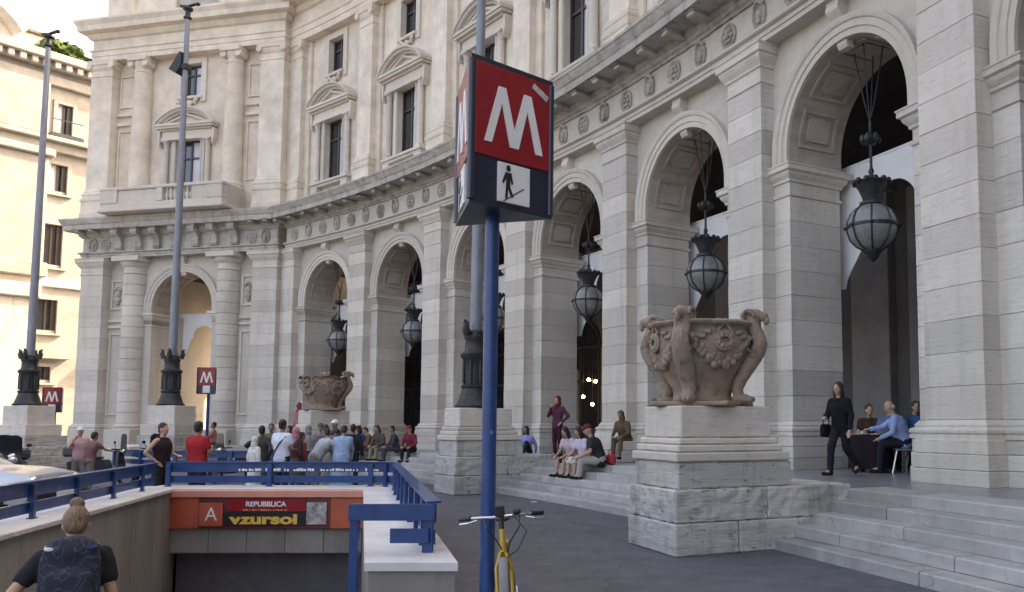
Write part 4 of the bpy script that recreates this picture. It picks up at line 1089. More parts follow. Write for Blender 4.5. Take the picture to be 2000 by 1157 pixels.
Mr, Lr = wall_frame(RN, RF)        # outwards = local -y
rw = put('right_wall', MB().box(.03, Lr + .5, -.62, -.05, -4.2, ZP - .07), CONC, MET, Mr)
for i in range(8): put('concrete_panel', MB().cbox(i * Lr / 8 + .006, (i + 1) * Lr / 8 - .006, -.06, 0, -4.0, ZP - .075, .008), CONC, rw, Mr)
# the near end is cut square to the street
endp = [(-2.30, 7.04), (-1.585, 7.04), (-1.72, 7.45), (-2.46, 7.45)]
def poly_block(pts, z0, z1): 
    n = len(pts); return MB().add([(x, y, z0) for x, y in pts] + [(x, y, z1) for x, y in pts], [tuple(range(n))[::-1], tuple(range(n, 2 * n))] + [(i, (i + 1) % n, (i + 1) % n + n, i + n) for i in range(n)])
put('end_block', poly_block(endp, -1.2, ZP - .072), CONC, rw)
cs = [(-2.335, 7.0), (-1.55, 7.0), (-4.42, 15.3), (-5.16, 15.3)]
for t0, t1 in ((0, .3), (.302, .64), (.642, 1)):
    A, B, C_, D = [Vector(p) for p in cs]
    q = [A.lerp(D, t0), B.lerp(C_, t0), B.lerp(C_, t1), A.lerp(D, t1)]
    put('coping_slab', poly_block([(v.x, v.y) for v in q], ZP - .07, ZP), WHTS, rw)
# far end: beam, fascia, underpass
put('far_beam', MB().box(-9.1, -4.5, 15.22, 15.8, -.5, ZP - .07), CONC, MET)
put('far_coping', MB().cbox(-9.2, -4.45, 15.12, 15.9, ZP - .068, ZP + .002, .012), WHTS, MET)
lint = put('lintel', MB().box(-8.9, -4.9, 15.24, 15.6, -.62, -.09), CONC, MET)
for i in range(5): put('lintel_panel', MB().cbox(-8.62 + i * .7 + .004, -8.62 + (i + 1) * .7 - .004, 15.17, 15.25, -.6, -.1, .008), CONC, lint)
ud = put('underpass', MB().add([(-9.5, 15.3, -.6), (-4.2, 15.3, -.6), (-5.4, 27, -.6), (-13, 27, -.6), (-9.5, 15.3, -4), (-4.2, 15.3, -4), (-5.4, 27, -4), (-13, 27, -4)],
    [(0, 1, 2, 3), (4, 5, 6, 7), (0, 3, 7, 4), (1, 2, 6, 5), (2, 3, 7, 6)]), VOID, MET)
slab_ = put('skylight_slab', MB().box(-8.75, -4.95, 15.66, 15.70, -3.0, -.62), plain('slab_grey', (.13, .125, .135), .6, var=.2, scale=3), MET)  # plain grey slab added to catch skylight, so the underpass mouth isn't black
for i in range(18):
    y = 4.4 + i * .31; z = -(i + 1) * .165
    xl = lambda yy: LN.x + (LF.x - LN.x) * (yy - 4.4) / 10.8
    xr = lambda yy: -1.42 + (-5.12 + 1.42) * (yy - 4.4) / 10.8
    put('stair', poly_block([(xl(y), y), (xr(y), y), (xr(y + .34), y + .34), (xl(y + .34), y + .34)], z - .3, z), STEP, MET)
put('landing', poly_block([(xl(9.9), 9.9), (xr(9.9), 9.9), (-5, 15.6), (-8.9, 15.6)], -3.4, -3.0), STEP, MET)
put('kerb', MB().cbox(-1.5, -1.3, 4.4, 7.0, 0, .12, .01), WHTS, MET, T(0, 0))
put('near_wall', poly_block([(-5.56, 4.34), (-1.42, 4.34), (-1.42, 4.42), (-5.56, 4.42)], -3, -.02), CONC, MET)
put('side_wall', poly_block([(-1.42, 4.4), (-1.36, 4.4), (-2.28, 7.1), (-2.34, 7.1)], -4, -.02), CONC, MET)
# station sign across the beam
SGN = thing('station_sign', 'orange station sign with red name panel and yellow lettering over the stairwell', 'sign', loc=(-6.9, 15.1, .2))
TXT = []
def text(body, size, mat, M, parent, name='lettering', ext=.004, bold=0.0):
    c = bpy.data.curves.new(name, 'FONT'); c.body = body; c.size = size; c.extrude = ext; c.align_x = 'CENTER'; c.align_y = 'CENTER'; c.offset = bold
    o = put(name, None, None, parent, M) if False else bpy.data.objects.new(name, c)
    COL.objects.link(o); o.matrix_basis = M; o.parent = parent; o.matrix_parent_inverse = WM[parent.name].inverted(); WM[o.name] = M
    TXT.append((o, mat)); return o
YS = 15.12
def srect(x0, y0, x1, y1, ya, yb):
    a = atd(x0, y0, YS); b = atd(x1, y1, YS)
    return MB().cbox(a.x, b.x, YS - ya, YS - yb, b.z, a.z, .006)
put('top_strip', srect(319, 958, 717, 971, .10, -.02), ORNL, SGN)
put('fascia', srect(320, 971.5, 389, 1032, .05, -.02), ORNG, SGN); put('fascia', srect(389.5, 971.5, 648, 1032, .045, -.02), DRED, SGN); put('fascia', srect(648.5, 971.5, 716, 1032, .05, -.02), ORNG, SGN)
bx_ = put('line_badge', srect(394, 982, 438, 1027, .085, .045), ORNG, SGN)
a = atd(417, 1005, YS); text('A', .34, WHITE, T(a.x, YS - .088, a.z) @ Matrix.Rotation(pi / 2, 4, 'X'), bx_)
nb = put('name_panel', srect(450, 974, 600, 999, .075, .045), RED, SGN)
a = atd(523, 984.5, YS); text('REPUBBLICA', .125, WHITE, T(a.x, YS - .078, a.z) @ Matrix.Rotation(pi / 2, 4, 'X') @ Matrix.Diagonal((1.05, 1, 1, 1)), nb, bold=.003)
rq = random.Random(9); mb = MB(); x = atd(478, 995, YS).x; a = atd(523, 996, YS)
while x < atd(566, 995, YS).x:
    q = rq.uniform(.012, .03); mb.box(x, x + q, YS - .079, YS - .074, a.z - .012, a.z - .012 + rq.uniform(.02, .036)); x += q + rq.choice((.008, .01, .03))
put('lettering', mb, ORNL, nb)['kind'] = 'stuff'
db = put('dark_panel', srect(440, 999.5, 601, 1027, .07, .045), BLACK, SGN)
a = atd(519, 1014, YS); text('vzursoi', .28, YELL, T(a.x, YS - .073, a.z) @ Matrix.Rotation(pi / 2, 4, 'X') @ Matrix.Diagonal((1.5, .9, 1, 1)), db, bold=.012)
put('notice', srect(602, 981, 640, 1024, .075, .045), plain('grey_notice', (.36, .34, .34), .6, var=.7, scale=9), SGN)
# blue railings: plates on posts
def rail(name, label, pts, spacing, zb=ZP):
    root = thing(name, label, 'railing', loc=(pts[0][0], pts[0][1], zb), group='blue railings round the stairwell')
    P = [Vector((x, y, 0)) for x, y in pts]
    def plate(nm, z0, z1, th):
        vs = []; fs = []
        for i, p in enumerate(P):
            d = (P[min(i + 1, len(P) - 1)] - P[max(i - 1, 0)]).normalized(); nn = Vector((-d.y, d.x, 0)) * th / 2
            for q in (p - nn, p + nn):
                for z in (z0, z1): vs.append((q.x, q.y, z))
        for i in range(len(P) - 1):
            a = 4 * i; b = a + 4
            fs += [(a, b, b + 1, a + 1), (a + 2, a + 3, b + 3, b + 2), (a + 1, b + 1, b + 3, a + 3), (a, a + 2, b + 2, b)]
        fs += [(0, 1, 3, 2), (len(vs) - 4, len(vs) - 2, len(vs) - 1, len(vs) - 3)]
        put(nm, MB().add(vs, fs), BLUE, root)
    plate('top_rail', .84, 1.01, .05); plate('top_lip', 1.011, 1.03, .13); plate('lower_rail', .64, .77, .04)
    d = 0; nxt = .05
    for i in range(len(P) - 1):
        L = (P[i + 1] - P[i]).length; a_ = atan2((P[i + 1] - P[i]).y, (P[i + 1] - P[i]).x)
        while nxt <= d + L:
            q = P[i].lerp(P[i + 1], (nxt - d) / L)
            put('post', shared('rpost', lambda: MB().cbox(-.045, .045, -.075, -.027, ZP - .01, .99, .006).cbox(-.07, .07, -.09, -.01, ZP, ZP + .012, .003).mesh('post')), BLUE, root, T(q.x, q.y, 0, a_)); nxt += spacing
        d += L
    return root
wl = lambda t: (LN.x + (LF.x - LN.x) * t - .34, LN.y + (LF.y - LN.y) * t - .1)
rl = rail('stairwell_railing', 'blue plate railing along the panelled left wall of the stairwell', [wl(-.1), wl(.3), wl(.6), wl(1.02)], 1.45)
rf = rail('stairwell_railing', 'blue plate railing with white lettering above the orange station sign', [(-8.96, 15.6), (-7, 15.6), (-4.85, 15.6)], 1.9)
rr = rail('stairwell_railing', 'blue curved railing along the right wall by the blue sign pole', [(-4.83, 15.6), (-4.55, 15.35), (-4.42, 14.9), (-4.28, 14.4), (-3.2, 11.3), (-1.9, 7.55)], 1.0)
for x0, x1, z0, z1 in ((-2.66, -1.88, .86, 1.01), (-2.28, -1.93, .66, .79)): put('end_plate', MB().cbox(x0, x1, 7.5, 7.53, z0, z1, .004), BLUE, rr)
put('end_post', MB().cbox(-2.66, -2.58, 7.54, 7.6, -1.2, .99, .005), BLUE, rr)
put('end_post', MB().cbox(-2.0, -1.9, 7.535, 7.57, ZP - .005, .98, .005), BLUE, rr)
rnd = random.Random(3); mb = MB(); x = -7.6
while x < -4.95:
    wd = rnd.choice((.02, .03, .035, .045)); hh = rnd.uniform(.03, .055)
    if rnd.random() < .72: mb.box(x, x + wd, 15.562, 15.57, .86, .86 + hh)
    x += wd + rnd.choice((.008, .012, .03))
o = put('lettering', mb, WHITE, rf); o['kind'] = 'stuff'

# ================================================================== M SIGN
def totem(Nn, Rr, Lf, z0, z1, label, zg=0.0, pr=.062, detail=True):
    c = (Nn + Rr + Lf) / 3
    root = thing('metro_sign', label, 'sign', loc=(c.x, c.y, zg), group='metro signs')
    put('pole', MB().lathe([(.17, zg), (.17, zg + .02), (pr + .01, zg + .03), (pr, zg + .2), (pr, z0 + .02)], 18, T(c.x, c.y)), BLUE, root, None, 45)
    V = [Nn, Rr, Lf]
    def tri(s, a, b): 
        v = [c + (p - c) * s for p in V]
        return MB().add([(p.x, p.y, a) for p in v] + [(p.x, p.y, b) for p in v], [(0, 1, 2), (3, 5, 4), (0, 3, 4, 1), (1, 4, 5, 2), (2, 5, 3, 0)])
    put('box', tri(.965, z0 + .01, z1 - .01), NAVY, root)
    put('base_frame', tri(1.0, z0, z0 + .035), NAVY, root); put('top_frame', tri(1.0, z1 - .05, z1), NAVY, root)
    for p in V: put('corner_post', MB().lathe([(.03, z0 + .03), (.03, z1 - .04)], 10, T(c.x + (p.x - c.x) * .965, c.y + (p.y - c.y) * .965)), NAVY, root, None, 40)
    H = z1 - z0
    for A, B in ((Nn, Rr), (Lf, Nn), (Rr, Lf)):
        d = (B - A); L = d.length
        M = Matrix.Translation((A.x, A.y, z0)) @ Matrix.Rotation(atan2(d.y, d.x), 4, 'Z')
        pnl = put('red_panel', MB().cbox(.045, L - .02, -.006, .02, H * .335, H * .965, .004), RED, root, M)
        X = lambda f: .06 + f * (L - .09)
        zb, zt = H * .43, H * .83
        pg = [(.09, 0), (.185, 0), (.315, .72), (.43, 0), (.545, 0), (.665, .72), (.785, 0), (.885, 0), (.715, 1), (.615, 1), (.487, .30), (.365, 1), (.27, 1)]
        put('letter_m', MB().prism([(X(x), zb + (zt - zb) * z) for x, z in pg], -.016, -.004), WHITE, pnl, M)
        sq = put('pictogram', MB().cbox(X(.28), X(.71), -.012, .02, H * .045, H * .315, .003), WHITE, root, M)
        if detail:
            cx = X(.41); q = lambda z: H * (.045 + .27 * z)
            mb = MB().ell((cx, -.016, q(.87)), (.023, .004, .028), None, 12, 8)
            mb.prism([(cx - .03, q(.76)), (cx + .03, q(.76)), (cx + .05, q(.5)), (cx + .035, q(.47)), (cx + .02, q(.62)), (cx + .018, q(.40)), (cx + .055, q(.16)), (cx + .03, q(.15)), (cx - .002, q(.36)), (cx - .008, q(.1)), (cx - .03, q(.1)), (cx - .022, q(.45)), (cx - .02, q(.6)), (cx - .05, q(.46)), (cx - .062, q(.5))], -.017, -.011)
            mb.prism([(X(.36), q(.02)), (X(.62), q(.42)), (X(.625), q(.455)), (X(.34), q(.02))], -.0165, -.011)
            put('walking_figure', mb, BLACK, sq, M)
    if detail:
        d = Rr - Nn; M = Matrix.Translation((Nn.x, Nn.y, z0)) @ Matrix.Rotation(atan2(d.y, d.x), 4, 'Z')
        L = d.length
        put('sticker', MB().cbox(-.09, .09, -.012, -.006, -.027, .027, .002, T(L * .83, 0, H * .885) @ Matrix.Rotation(radians(28), 4, 'Y')), plain('old_tape', (.5, .45, .44), .5, var=.4, scale=25), root, M)
    return root
V2 = lambda x, y: Vector((x, y, 0))
totem(V2(-1.40, 6.5), V2(-.80, 7.09), V2(-1.70, 7.34), 3.52, 4.76, 'red M metro sign on tall blue pole with walking-down pictogram')
c = atd(404, 745, 34)
totem(V2(c.x - .3, 33.8), V2(c.x + .42, 33.9), V2(c.x + .05, 34.5), 3.0, 4.1, 'small red M sign on a blue pole before a pavilion column', 0, .06, False)
c = atd(103, 785, 34.5)
totem(V2(c.x - .3, 34.3), V2(c.x + .42, 34.4), V2(c.x + .05, 35), 2.25, 3.3, 'small red M sign beside the lamp column at the far palace', 0, .06, False)

# ================================================================== PEOPLE
ORG = []          # meshes that are fused into one skin at the end
def organic(name, mb, mat, parent, M, voxel, smooth=3, fold=0.0):
    me = bpy.data.meshes.new(name); me.from_pydata(mb.v, [], mb.f); me.materials.append(mat)
    o = put(name, me, None, parent, M)
    r = o.modifiers.new('r', 'REMESH'); r.mode = 'VOXEL'; r.voxel_size = voxel; r.use_smooth_shade = True
    s = o.modifiers.new('s', 'SMOOTH'); s.factor = .5; s.iterations = smooth
    ORG.append((o, mat, fold)); return o
ARMS = {'down': ((.07, .03, -.27), (.08, -.05, -.51)), 'front': ((.06, -.04, -.27), (-.05, -.27, -.30)), 'lap': ((.07, -.05, -.26), (-.02, -.26, -.36)),
        'face': ((.05, -.16, -.22), (-.10, -.22, .02)), 'hip': ((.17, .08, -.23), (.03, -.05, -.40)), 'reach': ((.06, -.22, -.16), (0, -.45, -.20)),
        'out': ((.22, .04, -.16), (.20, -.18, -.24)), 'back': ((.09, .14, -.24), (.08, .18, -.48)), 'hang': ((.03, -.10, -.26), (.0, -.16, -.50))}
def person(M, label, h=1.7, pose='stand', lean=0, arms=('down', 'down'), top='long', tc=(.2, .2, .2), bottom='trousers', bc=(.03, .03, .04), hair='short', hm=HAIRD, sk=0,
           shoe=(.02, .02, .02), seat=.45, foot=0.0, vx=.02, face=False, hl=1.0, group=None, scarf=None, turn=0.0, girth=1.0):
    root = thing('person', label, 'person', M, group)
    M = M @ Matrix.Scale(h / 1.7, 4)
    S = SKIN[sk]; L = radians(lean)
    V = Vector
    hz = {'stand': .92, 'walk': .90, 'sit': seat + .10, 'floor': .12, 'bend': .90}[pose]
    P = V((0, 0, hz)); u = V((0, -sin(L), cos(L)))
    waist, chest, sh, neck = P + u * .17, P + u * .36, P + u * .49, P + u * .56
    hv = V((0, -sin(L * hl), cos(L * hl))); head = neck + hv * .14 + V((0, -.015, 0))
    HM = Matrix.Translation(head) @ Matrix.Rotation(turn, 4, 'Z') @ Matrix.Rotation(L * hl, 4, 'X')
    legs = []
    for s in (-1, 1):
        hip = P + V((s * .085, 0, -.01))
        if pose in ('stand', 'bend'): kn, an = V((s * .095, -.02, .49)), V((s * .10, .02, .085))
        elif pose == 'walk': kn, an = (V((s * .07, -.20, .52)), V((s * .06, -.26, .10))) if s < 0 else (V((s * .08, .06, .50)), V((s * .09, .40, .20)))
        elif pose == 'sit': kn, an = V((s * .12, -.42, seat + .08)), V((s * .12, -.46, foot + .085))
        else: kn, an = V((s * .16, -.40, .42)), V((s * .12, -.58, .085))
        toe = an + V((s * .03, -.16, -.045))
        if pose == 'walk' and s > 0: toe = an + V((s * .02, -.10, -.13))
        legs.append((hip, kn, an, toe))
    body = MB()
    body.cap(P + V((-.05, 0, 0)), P + V((.05, 0, 0)), .10, .10).cap(P, chest, .105, .12).cap(chest + V((-.07, 0, 0)), chest + V((.07, 0, 0)), .105, .105)
    body.cap(sh + V((-.14, 0, -.01)), sh + V((.14, 0, -.01)), .055, .055).cap(sh, head, .055, .05)
    body.ell((0, 0, .01), (.074, .094, .115), HM).ell((0, -.03, -.06), (.052, .06, .058), HM).ell((0, -.098, -.012), (.015, .02, .026), HM)
    for s in (-1, 1): body.ell((s * .076, .005, -.005), (.012, .024, .034), HM)
    A = []
    for s, nm in zip((-1, 1), arms):
        e, w = ARMS[nm]; S0 = sh + V((s * .175, 0, -.02))
        E = S0 + V((s * e[0], e[1], e[2])); W = S0 + V((s * w[0], w[1], w[2])); A.append((S0, E, W))
        body.cap(S0, E, .05, .04).cap(E, W, .039, .028)
        d = (W - E).normalized(); side = V((s, 0, 0)); side = (side - d * side.dot(d)).normalized(); nn = d.cross(side)
        pc = W + d * .055
        body.cap(W, W + d * .085, .026, .034)
        for j, (off, ln) in enumerate(((-.03, .062), (-.01, .075), (.011, .07), (.03, .052))):
            b0 = W + d * .095 + side * off; b1 = b0 + d * ln * .6 + nn * .006; b2 = b1 + d * ln * .45 - V((0, 0, .012))
            body.cap(b0, b1, .0105, .0095).cap(b1, b2, .0095, .008)
        t0 = W + d * .035 - side * .03; body.cap(t0, t0 + d * .04 - side * .025, .013, .011).cap(t0 + d * .04 - side * .025, t0 + d * .075 - side * .03, .011, .009)
    for hip, kn, an, toe in legs:
        body.cap(hip, kn, .082, .056).cap(kn, kn.lerp(an, .35), .054, .056).cap(kn.lerp(an, .35), an, .056, .038).cap(an, toe, .04, .032)
    organic('body', body, S, root, M, vx)
    # clothes
    g = girth
    if top != 'none':
        t = MB()
        t.cap(waist + V((-.055, 0, 0)), chest + V((-.085, 0, 0)), .105 * g, .118 * g).cap(waist + V((.055, 0, 0)), chest + V((.085, 0, 0)), .105 * g, .118 * g)
        t.cap(P + V((-.065, 0, -.02)), waist + V((-.055, 0, 0)), .118 * g, .108 * g).cap(P + V((.065, 0, -.02)), waist + V((.055, 0, 0)), .118 * g, .108 * g)
        t.cap(waist, chest, .13 * g, .142 * g).cap(P + V((0, 0, -.02)), waist, .132 * g, .13 * g)
        t.cap(chest, sh + u * -.02, .14 * g, .095)
        wd = .15 if top != 'tank' else .10
        t.cap(sh + V((-wd, 0, -.015)), sh + V((wd, 0, -.015)), .068, .068)
        for S0, E, W in A:
            if top == 'long': t.cap(S0, E, .068, .056).cap(E, E.lerp(W, .95), .054, .043)
            elif top == 'short': t.cap(S0, S0.lerp(E, .55), .07, .066)
        organic('top', t, cloth(tc), root, M, vx * 1.05, 3, .010)
    b = MB()
    if bottom in ('trousers', 'shorts'):
        b.cap(P + V((-.065, 0, 0)), P + V((.065, 0, 0)), .118 * g, .118 * g)
        for hip, kn, an, toe in legs:
            if bottom == 'trousers': b.cap(hip, kn, .10 * g, .074).cap(kn, an, .073, .062)
            else: b.cap(hip, hip.lerp(kn, .85), .105 * g, .09)
    elif bottom == 'skirt':
        b.cap(P + V((-.065, 0, .03)), P + V((.065, 0, .03)), .12, .12)
        for hip, kn, an, toe in legs: b.cap(hip, kn, .11, .10).cap((hip + P) / 2, (kn + V((0, kn.y, kn.z))) / 2, .115, .10)
        if pose in ('stand', 'walk', 'bend'): b.lathe([(.13, hz + .05), (.15, hz - .1), (.20, .5), (.21, .45)], 20)
    else:   # robe to the ankles
        b.lathe([(.13 * g, hz + .1), (.155 * g, hz - .05), (.19 * g, .55), (.23 * g, .15), (.235 * g, .12)], 24)
    organic('robe' if bottom == 'robe' else bottom, b, cloth(bc), root, M, vx * 1.05, 3, .010)
    for hip, kn, an, toe in legs:
        organic('shoe', MB().cap(an + V((0, .03, -.045)), toe, .045, .04).cap(an, an + V((0, .03, -.04)), .045, .045), cloth(shoe), root, M, vx * .8, 2)
    # hair or head covering
    k = MB()
    if hair == 'short': k.ell((0, .022, .04), (.084, .094, .10), HM, 16, 12).ell((0, .05, -.02), (.072, .06, .075), HM)
    elif hair == 'bun': k.ell((0, .02, .035), (.085, .098, .105), HM, 16, 12).ell((0, .05, -.01), (.075, .06, .08), HM).ell((.0, .045, .15), (.05, .052, .048), HM)
    elif hair == 'long':
        k.ell((0, .022, .038), (.09, .1, .105), HM, 16, 12).ell((0, .055, -.08), (.095, .06, .15), HM).ell((-.075, .0, -.08), (.028, .05, .13), HM).ell((.075, .0, -.08), (.028, .05, .13), HM)
    elif hair == 'bald': k.ell((0, .05, -.02), (.08, .055, .05), HM)
    elif hair == 'cap': k.ell((0, .005, .06), (.087, .105, .08), HM, 16, 10).ell((0, -.1, .05), (.065, .06, .014), HM)
    elif hair == 'scarf':
        k.ell((0, .025, .03), (.095, .1, .118), HM, 16, 12).ell((0, .04, -.09), (.10, .09, .10), HM)
        k.cap(neck, chest + u * .05, .09, .12)
    organic({'cap': 'cap', 'scarf': 'headscarf'}.get(hair, 'hair'), k, cloth(scarf) if scarf else hm, root, M, vx * .8, 2, .006)
    if face:
        for s in (-1, 1):
            put('eye', MB().ell((s * .029, -.084, .014), (.013, .008, .008), None, 8, 6), BLACK, root, M @ HM)
        put('mouth', MB().ell((0, -.0895, -.062), (.024, .007, .008), None, 8, 6), plain('lip', (.28, .09, .08), .5) if 'lip' not in MATS else MATS['lip'], root, M @ HM)
    return root
def G(px, Y, z=0.0, rz=0.0): p = atd(px, HOR, Y); return T(p.x, Y, z, rz)
def E_(px, w, z, rz=0.0, extra=0.0):
    """on the platform, along a circle at offset w in front of the pilasters; faces the piazza"""
    d = ray(px, HOR); ox, oy = -CX, -CY; r = R0 - w
    a = d.x ** 2 + d.y ** 2; b = 2 * (ox * d.x + oy * d.y); c = ox * ox + oy * oy - r * r
    t = (-b + sqrt(b * b - 4 * a * c)) / (2 * a); p = d * t
    an = atan2(p.x - CX, p.y - CY)
    return T(p.x, p.y, z, -an + rz)
D = radians
CROWD = 'people gathered behind the railing'
STEPG = 'people sitting along the steps'
CAFE = 'people at the cafe under the arch'
# woman going down into the stairwell, seen from behind
pw = atd(150, 1100, 5.75)
MW = T(pw.x - .04, 5.75, -.54, pi + D(30))
person(MW, 'woman with fair bun and dark T-shirt in the stairwell, backpack on', 1.68, 'walk', 16, ('down', 'hip'), 'short', (.02, .02, .024), 'trousers', (.04, .04, .06), 'bun', HAIRF, 0, vx=.012, hl=1.6, seat=.45)
mb = MB().cbox(-.18, .18, -.12, .04, -.25, .24, .07).ell((0, -.03, .2), (.175, .09, .12)).cbox(-.14, .14, .03, .075, -.2, .06, .03)
bp = thing('backpack', 'navy patterned backpack on the woman in the stairwell', 'backpack', MW @ T(0, .08, 1.16) @ Matrix.Rotation(D(14), 4, 'X'))
MBk = MW @ T(0, .10, 1.20) @ Matrix.Rotation(D(14), 4, 'X')
PATT = plain('navy_pattern', (.012, .016, .034), .85, var=.5, scale=30, bump=.2)
def print_on(m):
    t, N, L, B = nodes_of(m)
    geo = N.new('ShaderNodeTexCoord'); n = N.new('ShaderNodeTexNoise'); n.inputs['Scale'].default_value = 4.0; n.inputs['Detail'].default_value = 4
    L.new(geo.outputs['Object'], n.inputs['Vector'])
    w_ = N.new('ShaderNodeMath'); w_.operation = 'PINGPONG'; w_.inputs[1].default_value = .045; L.new(n.outputs[0], w_.inputs[0])
    r = N.new('ShaderNodeValToRGB'); r.color_ramp.elements[0].position = .0; r.color_ramp.elements[1].position = .012
    r.color_ramp.elements[0].color = (.05, .062, .10, 1); r.color_ramp.elements[1].color = (.012, .016, .034, 1)
    L.new(w_.outputs[0], r.inputs[0]); L.new(r.outputs[0], B.inputs['Base Color'])
print_on(PATT)
organic('bag', mb, PATT, bp, MBk, .016, 4, .008)
for s, m in ((-1, BLUE), (1, WHITE)):
    put('strap', MB().tube([(s * .12, .04, .22), (s * .13, -.10, .26), (s * .13, -.24, .18), (s * .13, -.26, 0)], .022, 8, sq=(1.3, .5)), m, bp, MBk)
ms = atd(35, 1130, 5.3)
sc_ = thing('suitcase', 'grey suitcase handle end in the corner of the stairwell beside the woman', 'suitcase', T(ms.x, 5.5, -.5))
organic('shell', MB().cbox(-.22, .22, -.14, .14, .05, .72, .05), GREYC, sc_, T(ms.x - .1, 5.5, -.5, .4), .02, 2)
put('handle', MB().tube([(-.1, 0, .7), (-.1, 0, 1.05), (.1, 0, 1.05), (.1, 0, .7)], .016, 8), CHRO, sc_, T(ms.x - .1, 5.5, -.5, .4))
# behind the railing
person(G(319, 16.6, 0, D(80)), 'woman in a black vest with cropped dark hair, hand on hip, behind the railing', 1.72, arms=('hip', 'front'), top='tank', tc=(.025, .015, .018), bc=(.02, .02, .022), sk=0, girth=1.1, group=CROWD)
person(G(388, 16.8, 0, D(170)), 'man in a red T-shirt seen from behind at the railing', 1.75, arms=('front', 'front'), top='short', tc=(.36, .025, .03), bc=(.03, .03, .04), sk=1, girth=1.22, group=CROWD)
person(G(158, 22, 0, D(20)), 'person in pale pink top and white cap near the silver car', 1.62, top='short', tc=(.45, .27, .28), bc=(.16, .15, .15), hair='cap', scarf=(.6, .58, .55), arms=('face', 'down'), group=CROWD)
person(G(176, 21, 0, D(160)), 'person in a mauve shirt with a dark bag, back turned, by the road', 1.52, lean=12, top='short', tc=(.17, .09, .09), bc=(.19, .16, .15), sk=1, arms=('reach', 'down'), girth=1.15, group=CROWD)
person(G(512, 21, 0, D(175)), 'man in a dark jacket standing beside the small white-robed figure', 1.66, top='long', tc=(.05, .05, .05), bc=(.05, .05, .055), sk=2, arms=('hip', 'out'), girth=1.1, group=CROWD)
person(G(499, 20, 0, D(150)), 'small figure in a long white robe and hood behind the railing', 1.40, top='long', tc=(.62, .6, .58), bottom='robe', bc=(.62, .6, .58), hair='scarf', scarf=(.6, .58, .56), group=CROWD)
mw = G(552, 19, 0, D(165))
person(mw, 'man in a white shirt with a dark shoulder strap across his back', 1.80, top='short', tc=(.62, .66, .76), bc=(.02, .025, .04), sk=1, arms=('front', 'front'), girth=1.12, group=CROWD)
put('strap', MB().tube([(-.16, .07, 1.46), (-.05, .16, 1.3), (.1, .155, 1.08), (.17, .08, .95)], .016, 8), BLACK, bpy.data.objects[[o.name for o in bpy.data.objects if o.get('label', '').startswith('man in a white shirt')][0]], mw)
person(G(579, 20, 0, D(150)), 'woman in brown with a pink headscarf beside the white shirted man', 1.62, top='long', tc=(.07, .03, .03), bottom='skirt', bc=(.09, .08, .07), hair='scarf', scarf=(.45, .2, .24), sk=2, group=CROWD)
person(E_(583, 1.2, FLOOR), 'tall figure in a pink cloak with a darker hood on the portico steps', 1.85, top='long', tc=(.42, .16, .15), bottom='robe', bc=(.42, .16, .15), hair='scarf', scarf=(.27, .05, .08), sk=2, group=CROWD)
person(G(617, 20.5, 0, D(120)), 'man in a loose pale grey shirt bending forward in the crowd', 1.76, 'bend', 38, ('reach', 'hang'), 'long', (.42, .43, .46), 'trousers', (.27, .24, .2), sk=1, girth=1.25, group=CROWD)
person(G(655, 23.5, 0, D(-20)), 'man in dark clothes with a white skullcap facing out of the crowd', 1.82, tc=(.05, .05, .06), bc=(.1, .1, .1), hair='cap', scarf=(.72, .72, .72), sk=1, face=True, group=CROWD)
person(G(668, 20.5, 0, D(190)), 'man in a long light blue tunic bending, back turned, in the crowd', 1.74, 'bend', 20, ('hang', 'reach'), 'long', (.27, .38, .56), 'robe', (.27, .38, .56), sk=1, girth=1.22, hl=1.6, group=CROWD)
person(G(636, 22.5, 0, D(200)), 'person in a dark grey jacket between the two bending men', 1.7, lean=12, tc=(.1, .1, .12), bc=(.08, .08, .09), sk=1, group=CROWD)
person(G(602, 24, 0, D(200)), 'person in a wide grey shawl behind the bending men', 1.68, lean=14, tc=(.2, .2, .21), bottom='robe', bc=(.2, .2, .2), hair='scarf', scarf=(.2, .2, .21), girth=1.3, group=CROWD)
person(G(690, 23, 0, D(190)), 'dark haired man in black behind the light blue tunic', 1.7, tc=(.025, .025, .03), bc=(.03, .03, .04), sk=1, group=CROWD)
person(G(530, 24.5, 0, D(20)), 'man in an olive shirt behind the white shirted man', 1.72, top='short', tc=(.12, .12, .07), bc=(.08, .08, .08), sk=1, face=True, group=CROWD)
person(G(566, 25.5, 0, D(-30)), 'woman with long dark hair in a rust coloured top deep in the crowd', 1.66, top='long', tc=(.26, .09, .05), bottom='skirt', bc=(.05, .05, .06), hair='long', sk=0, face=True, group=CROWD)
person(G(626, 26, 0, D(35)), 'man in a checked grey shirt and cap deep in the crowd', 1.74, top='long', tc=(.26, .25, .24), bc=(.1, .1, .12), hair='cap', scarf=(.09, .1, .12), sk=1, face=True, group=CROWD)
person(G(645, 21.3, 0, D(215)), 'person in a striped beige tunic leaning beside the light blue tunic', 1.68, 'bend', 26, ('hang', 'reach'), 'long', (.36, .31, .25), 'robe', (.36, .31, .25), sk=1, group=CROWD)
person(G(590, 21.5, 0, D(140)), 'boy in a dark red jacket at the elbow of the pink headscarf woman', 1.5, top='long', tc=(.2, .03, .035), bc=(.05, .05, .07), sk=1, group=CROWD)
person(E_(732, 2.2, .48, D(-20)), 'person in a rust brown jumper sitting on the steps by the blue top', 1.68, 'sit', 26, ('lap', 'lap'), 'long', (.2, .1, .05), 'trousers', (.1, .09, .09), 'short', HAIRB, 0, seat=.33, group=STEPG)
person(E_(712, 2.2, .48), 'woman in a bright blue top sitting on the steps beside the crowd', 1.7, 'sit', 18, ('lap', 'lap'), 'long', (.02, .09, .33), 'trousers', (.16, .14, .13), 'long', HAIRD, 1, seat=.33, group=STEPG)
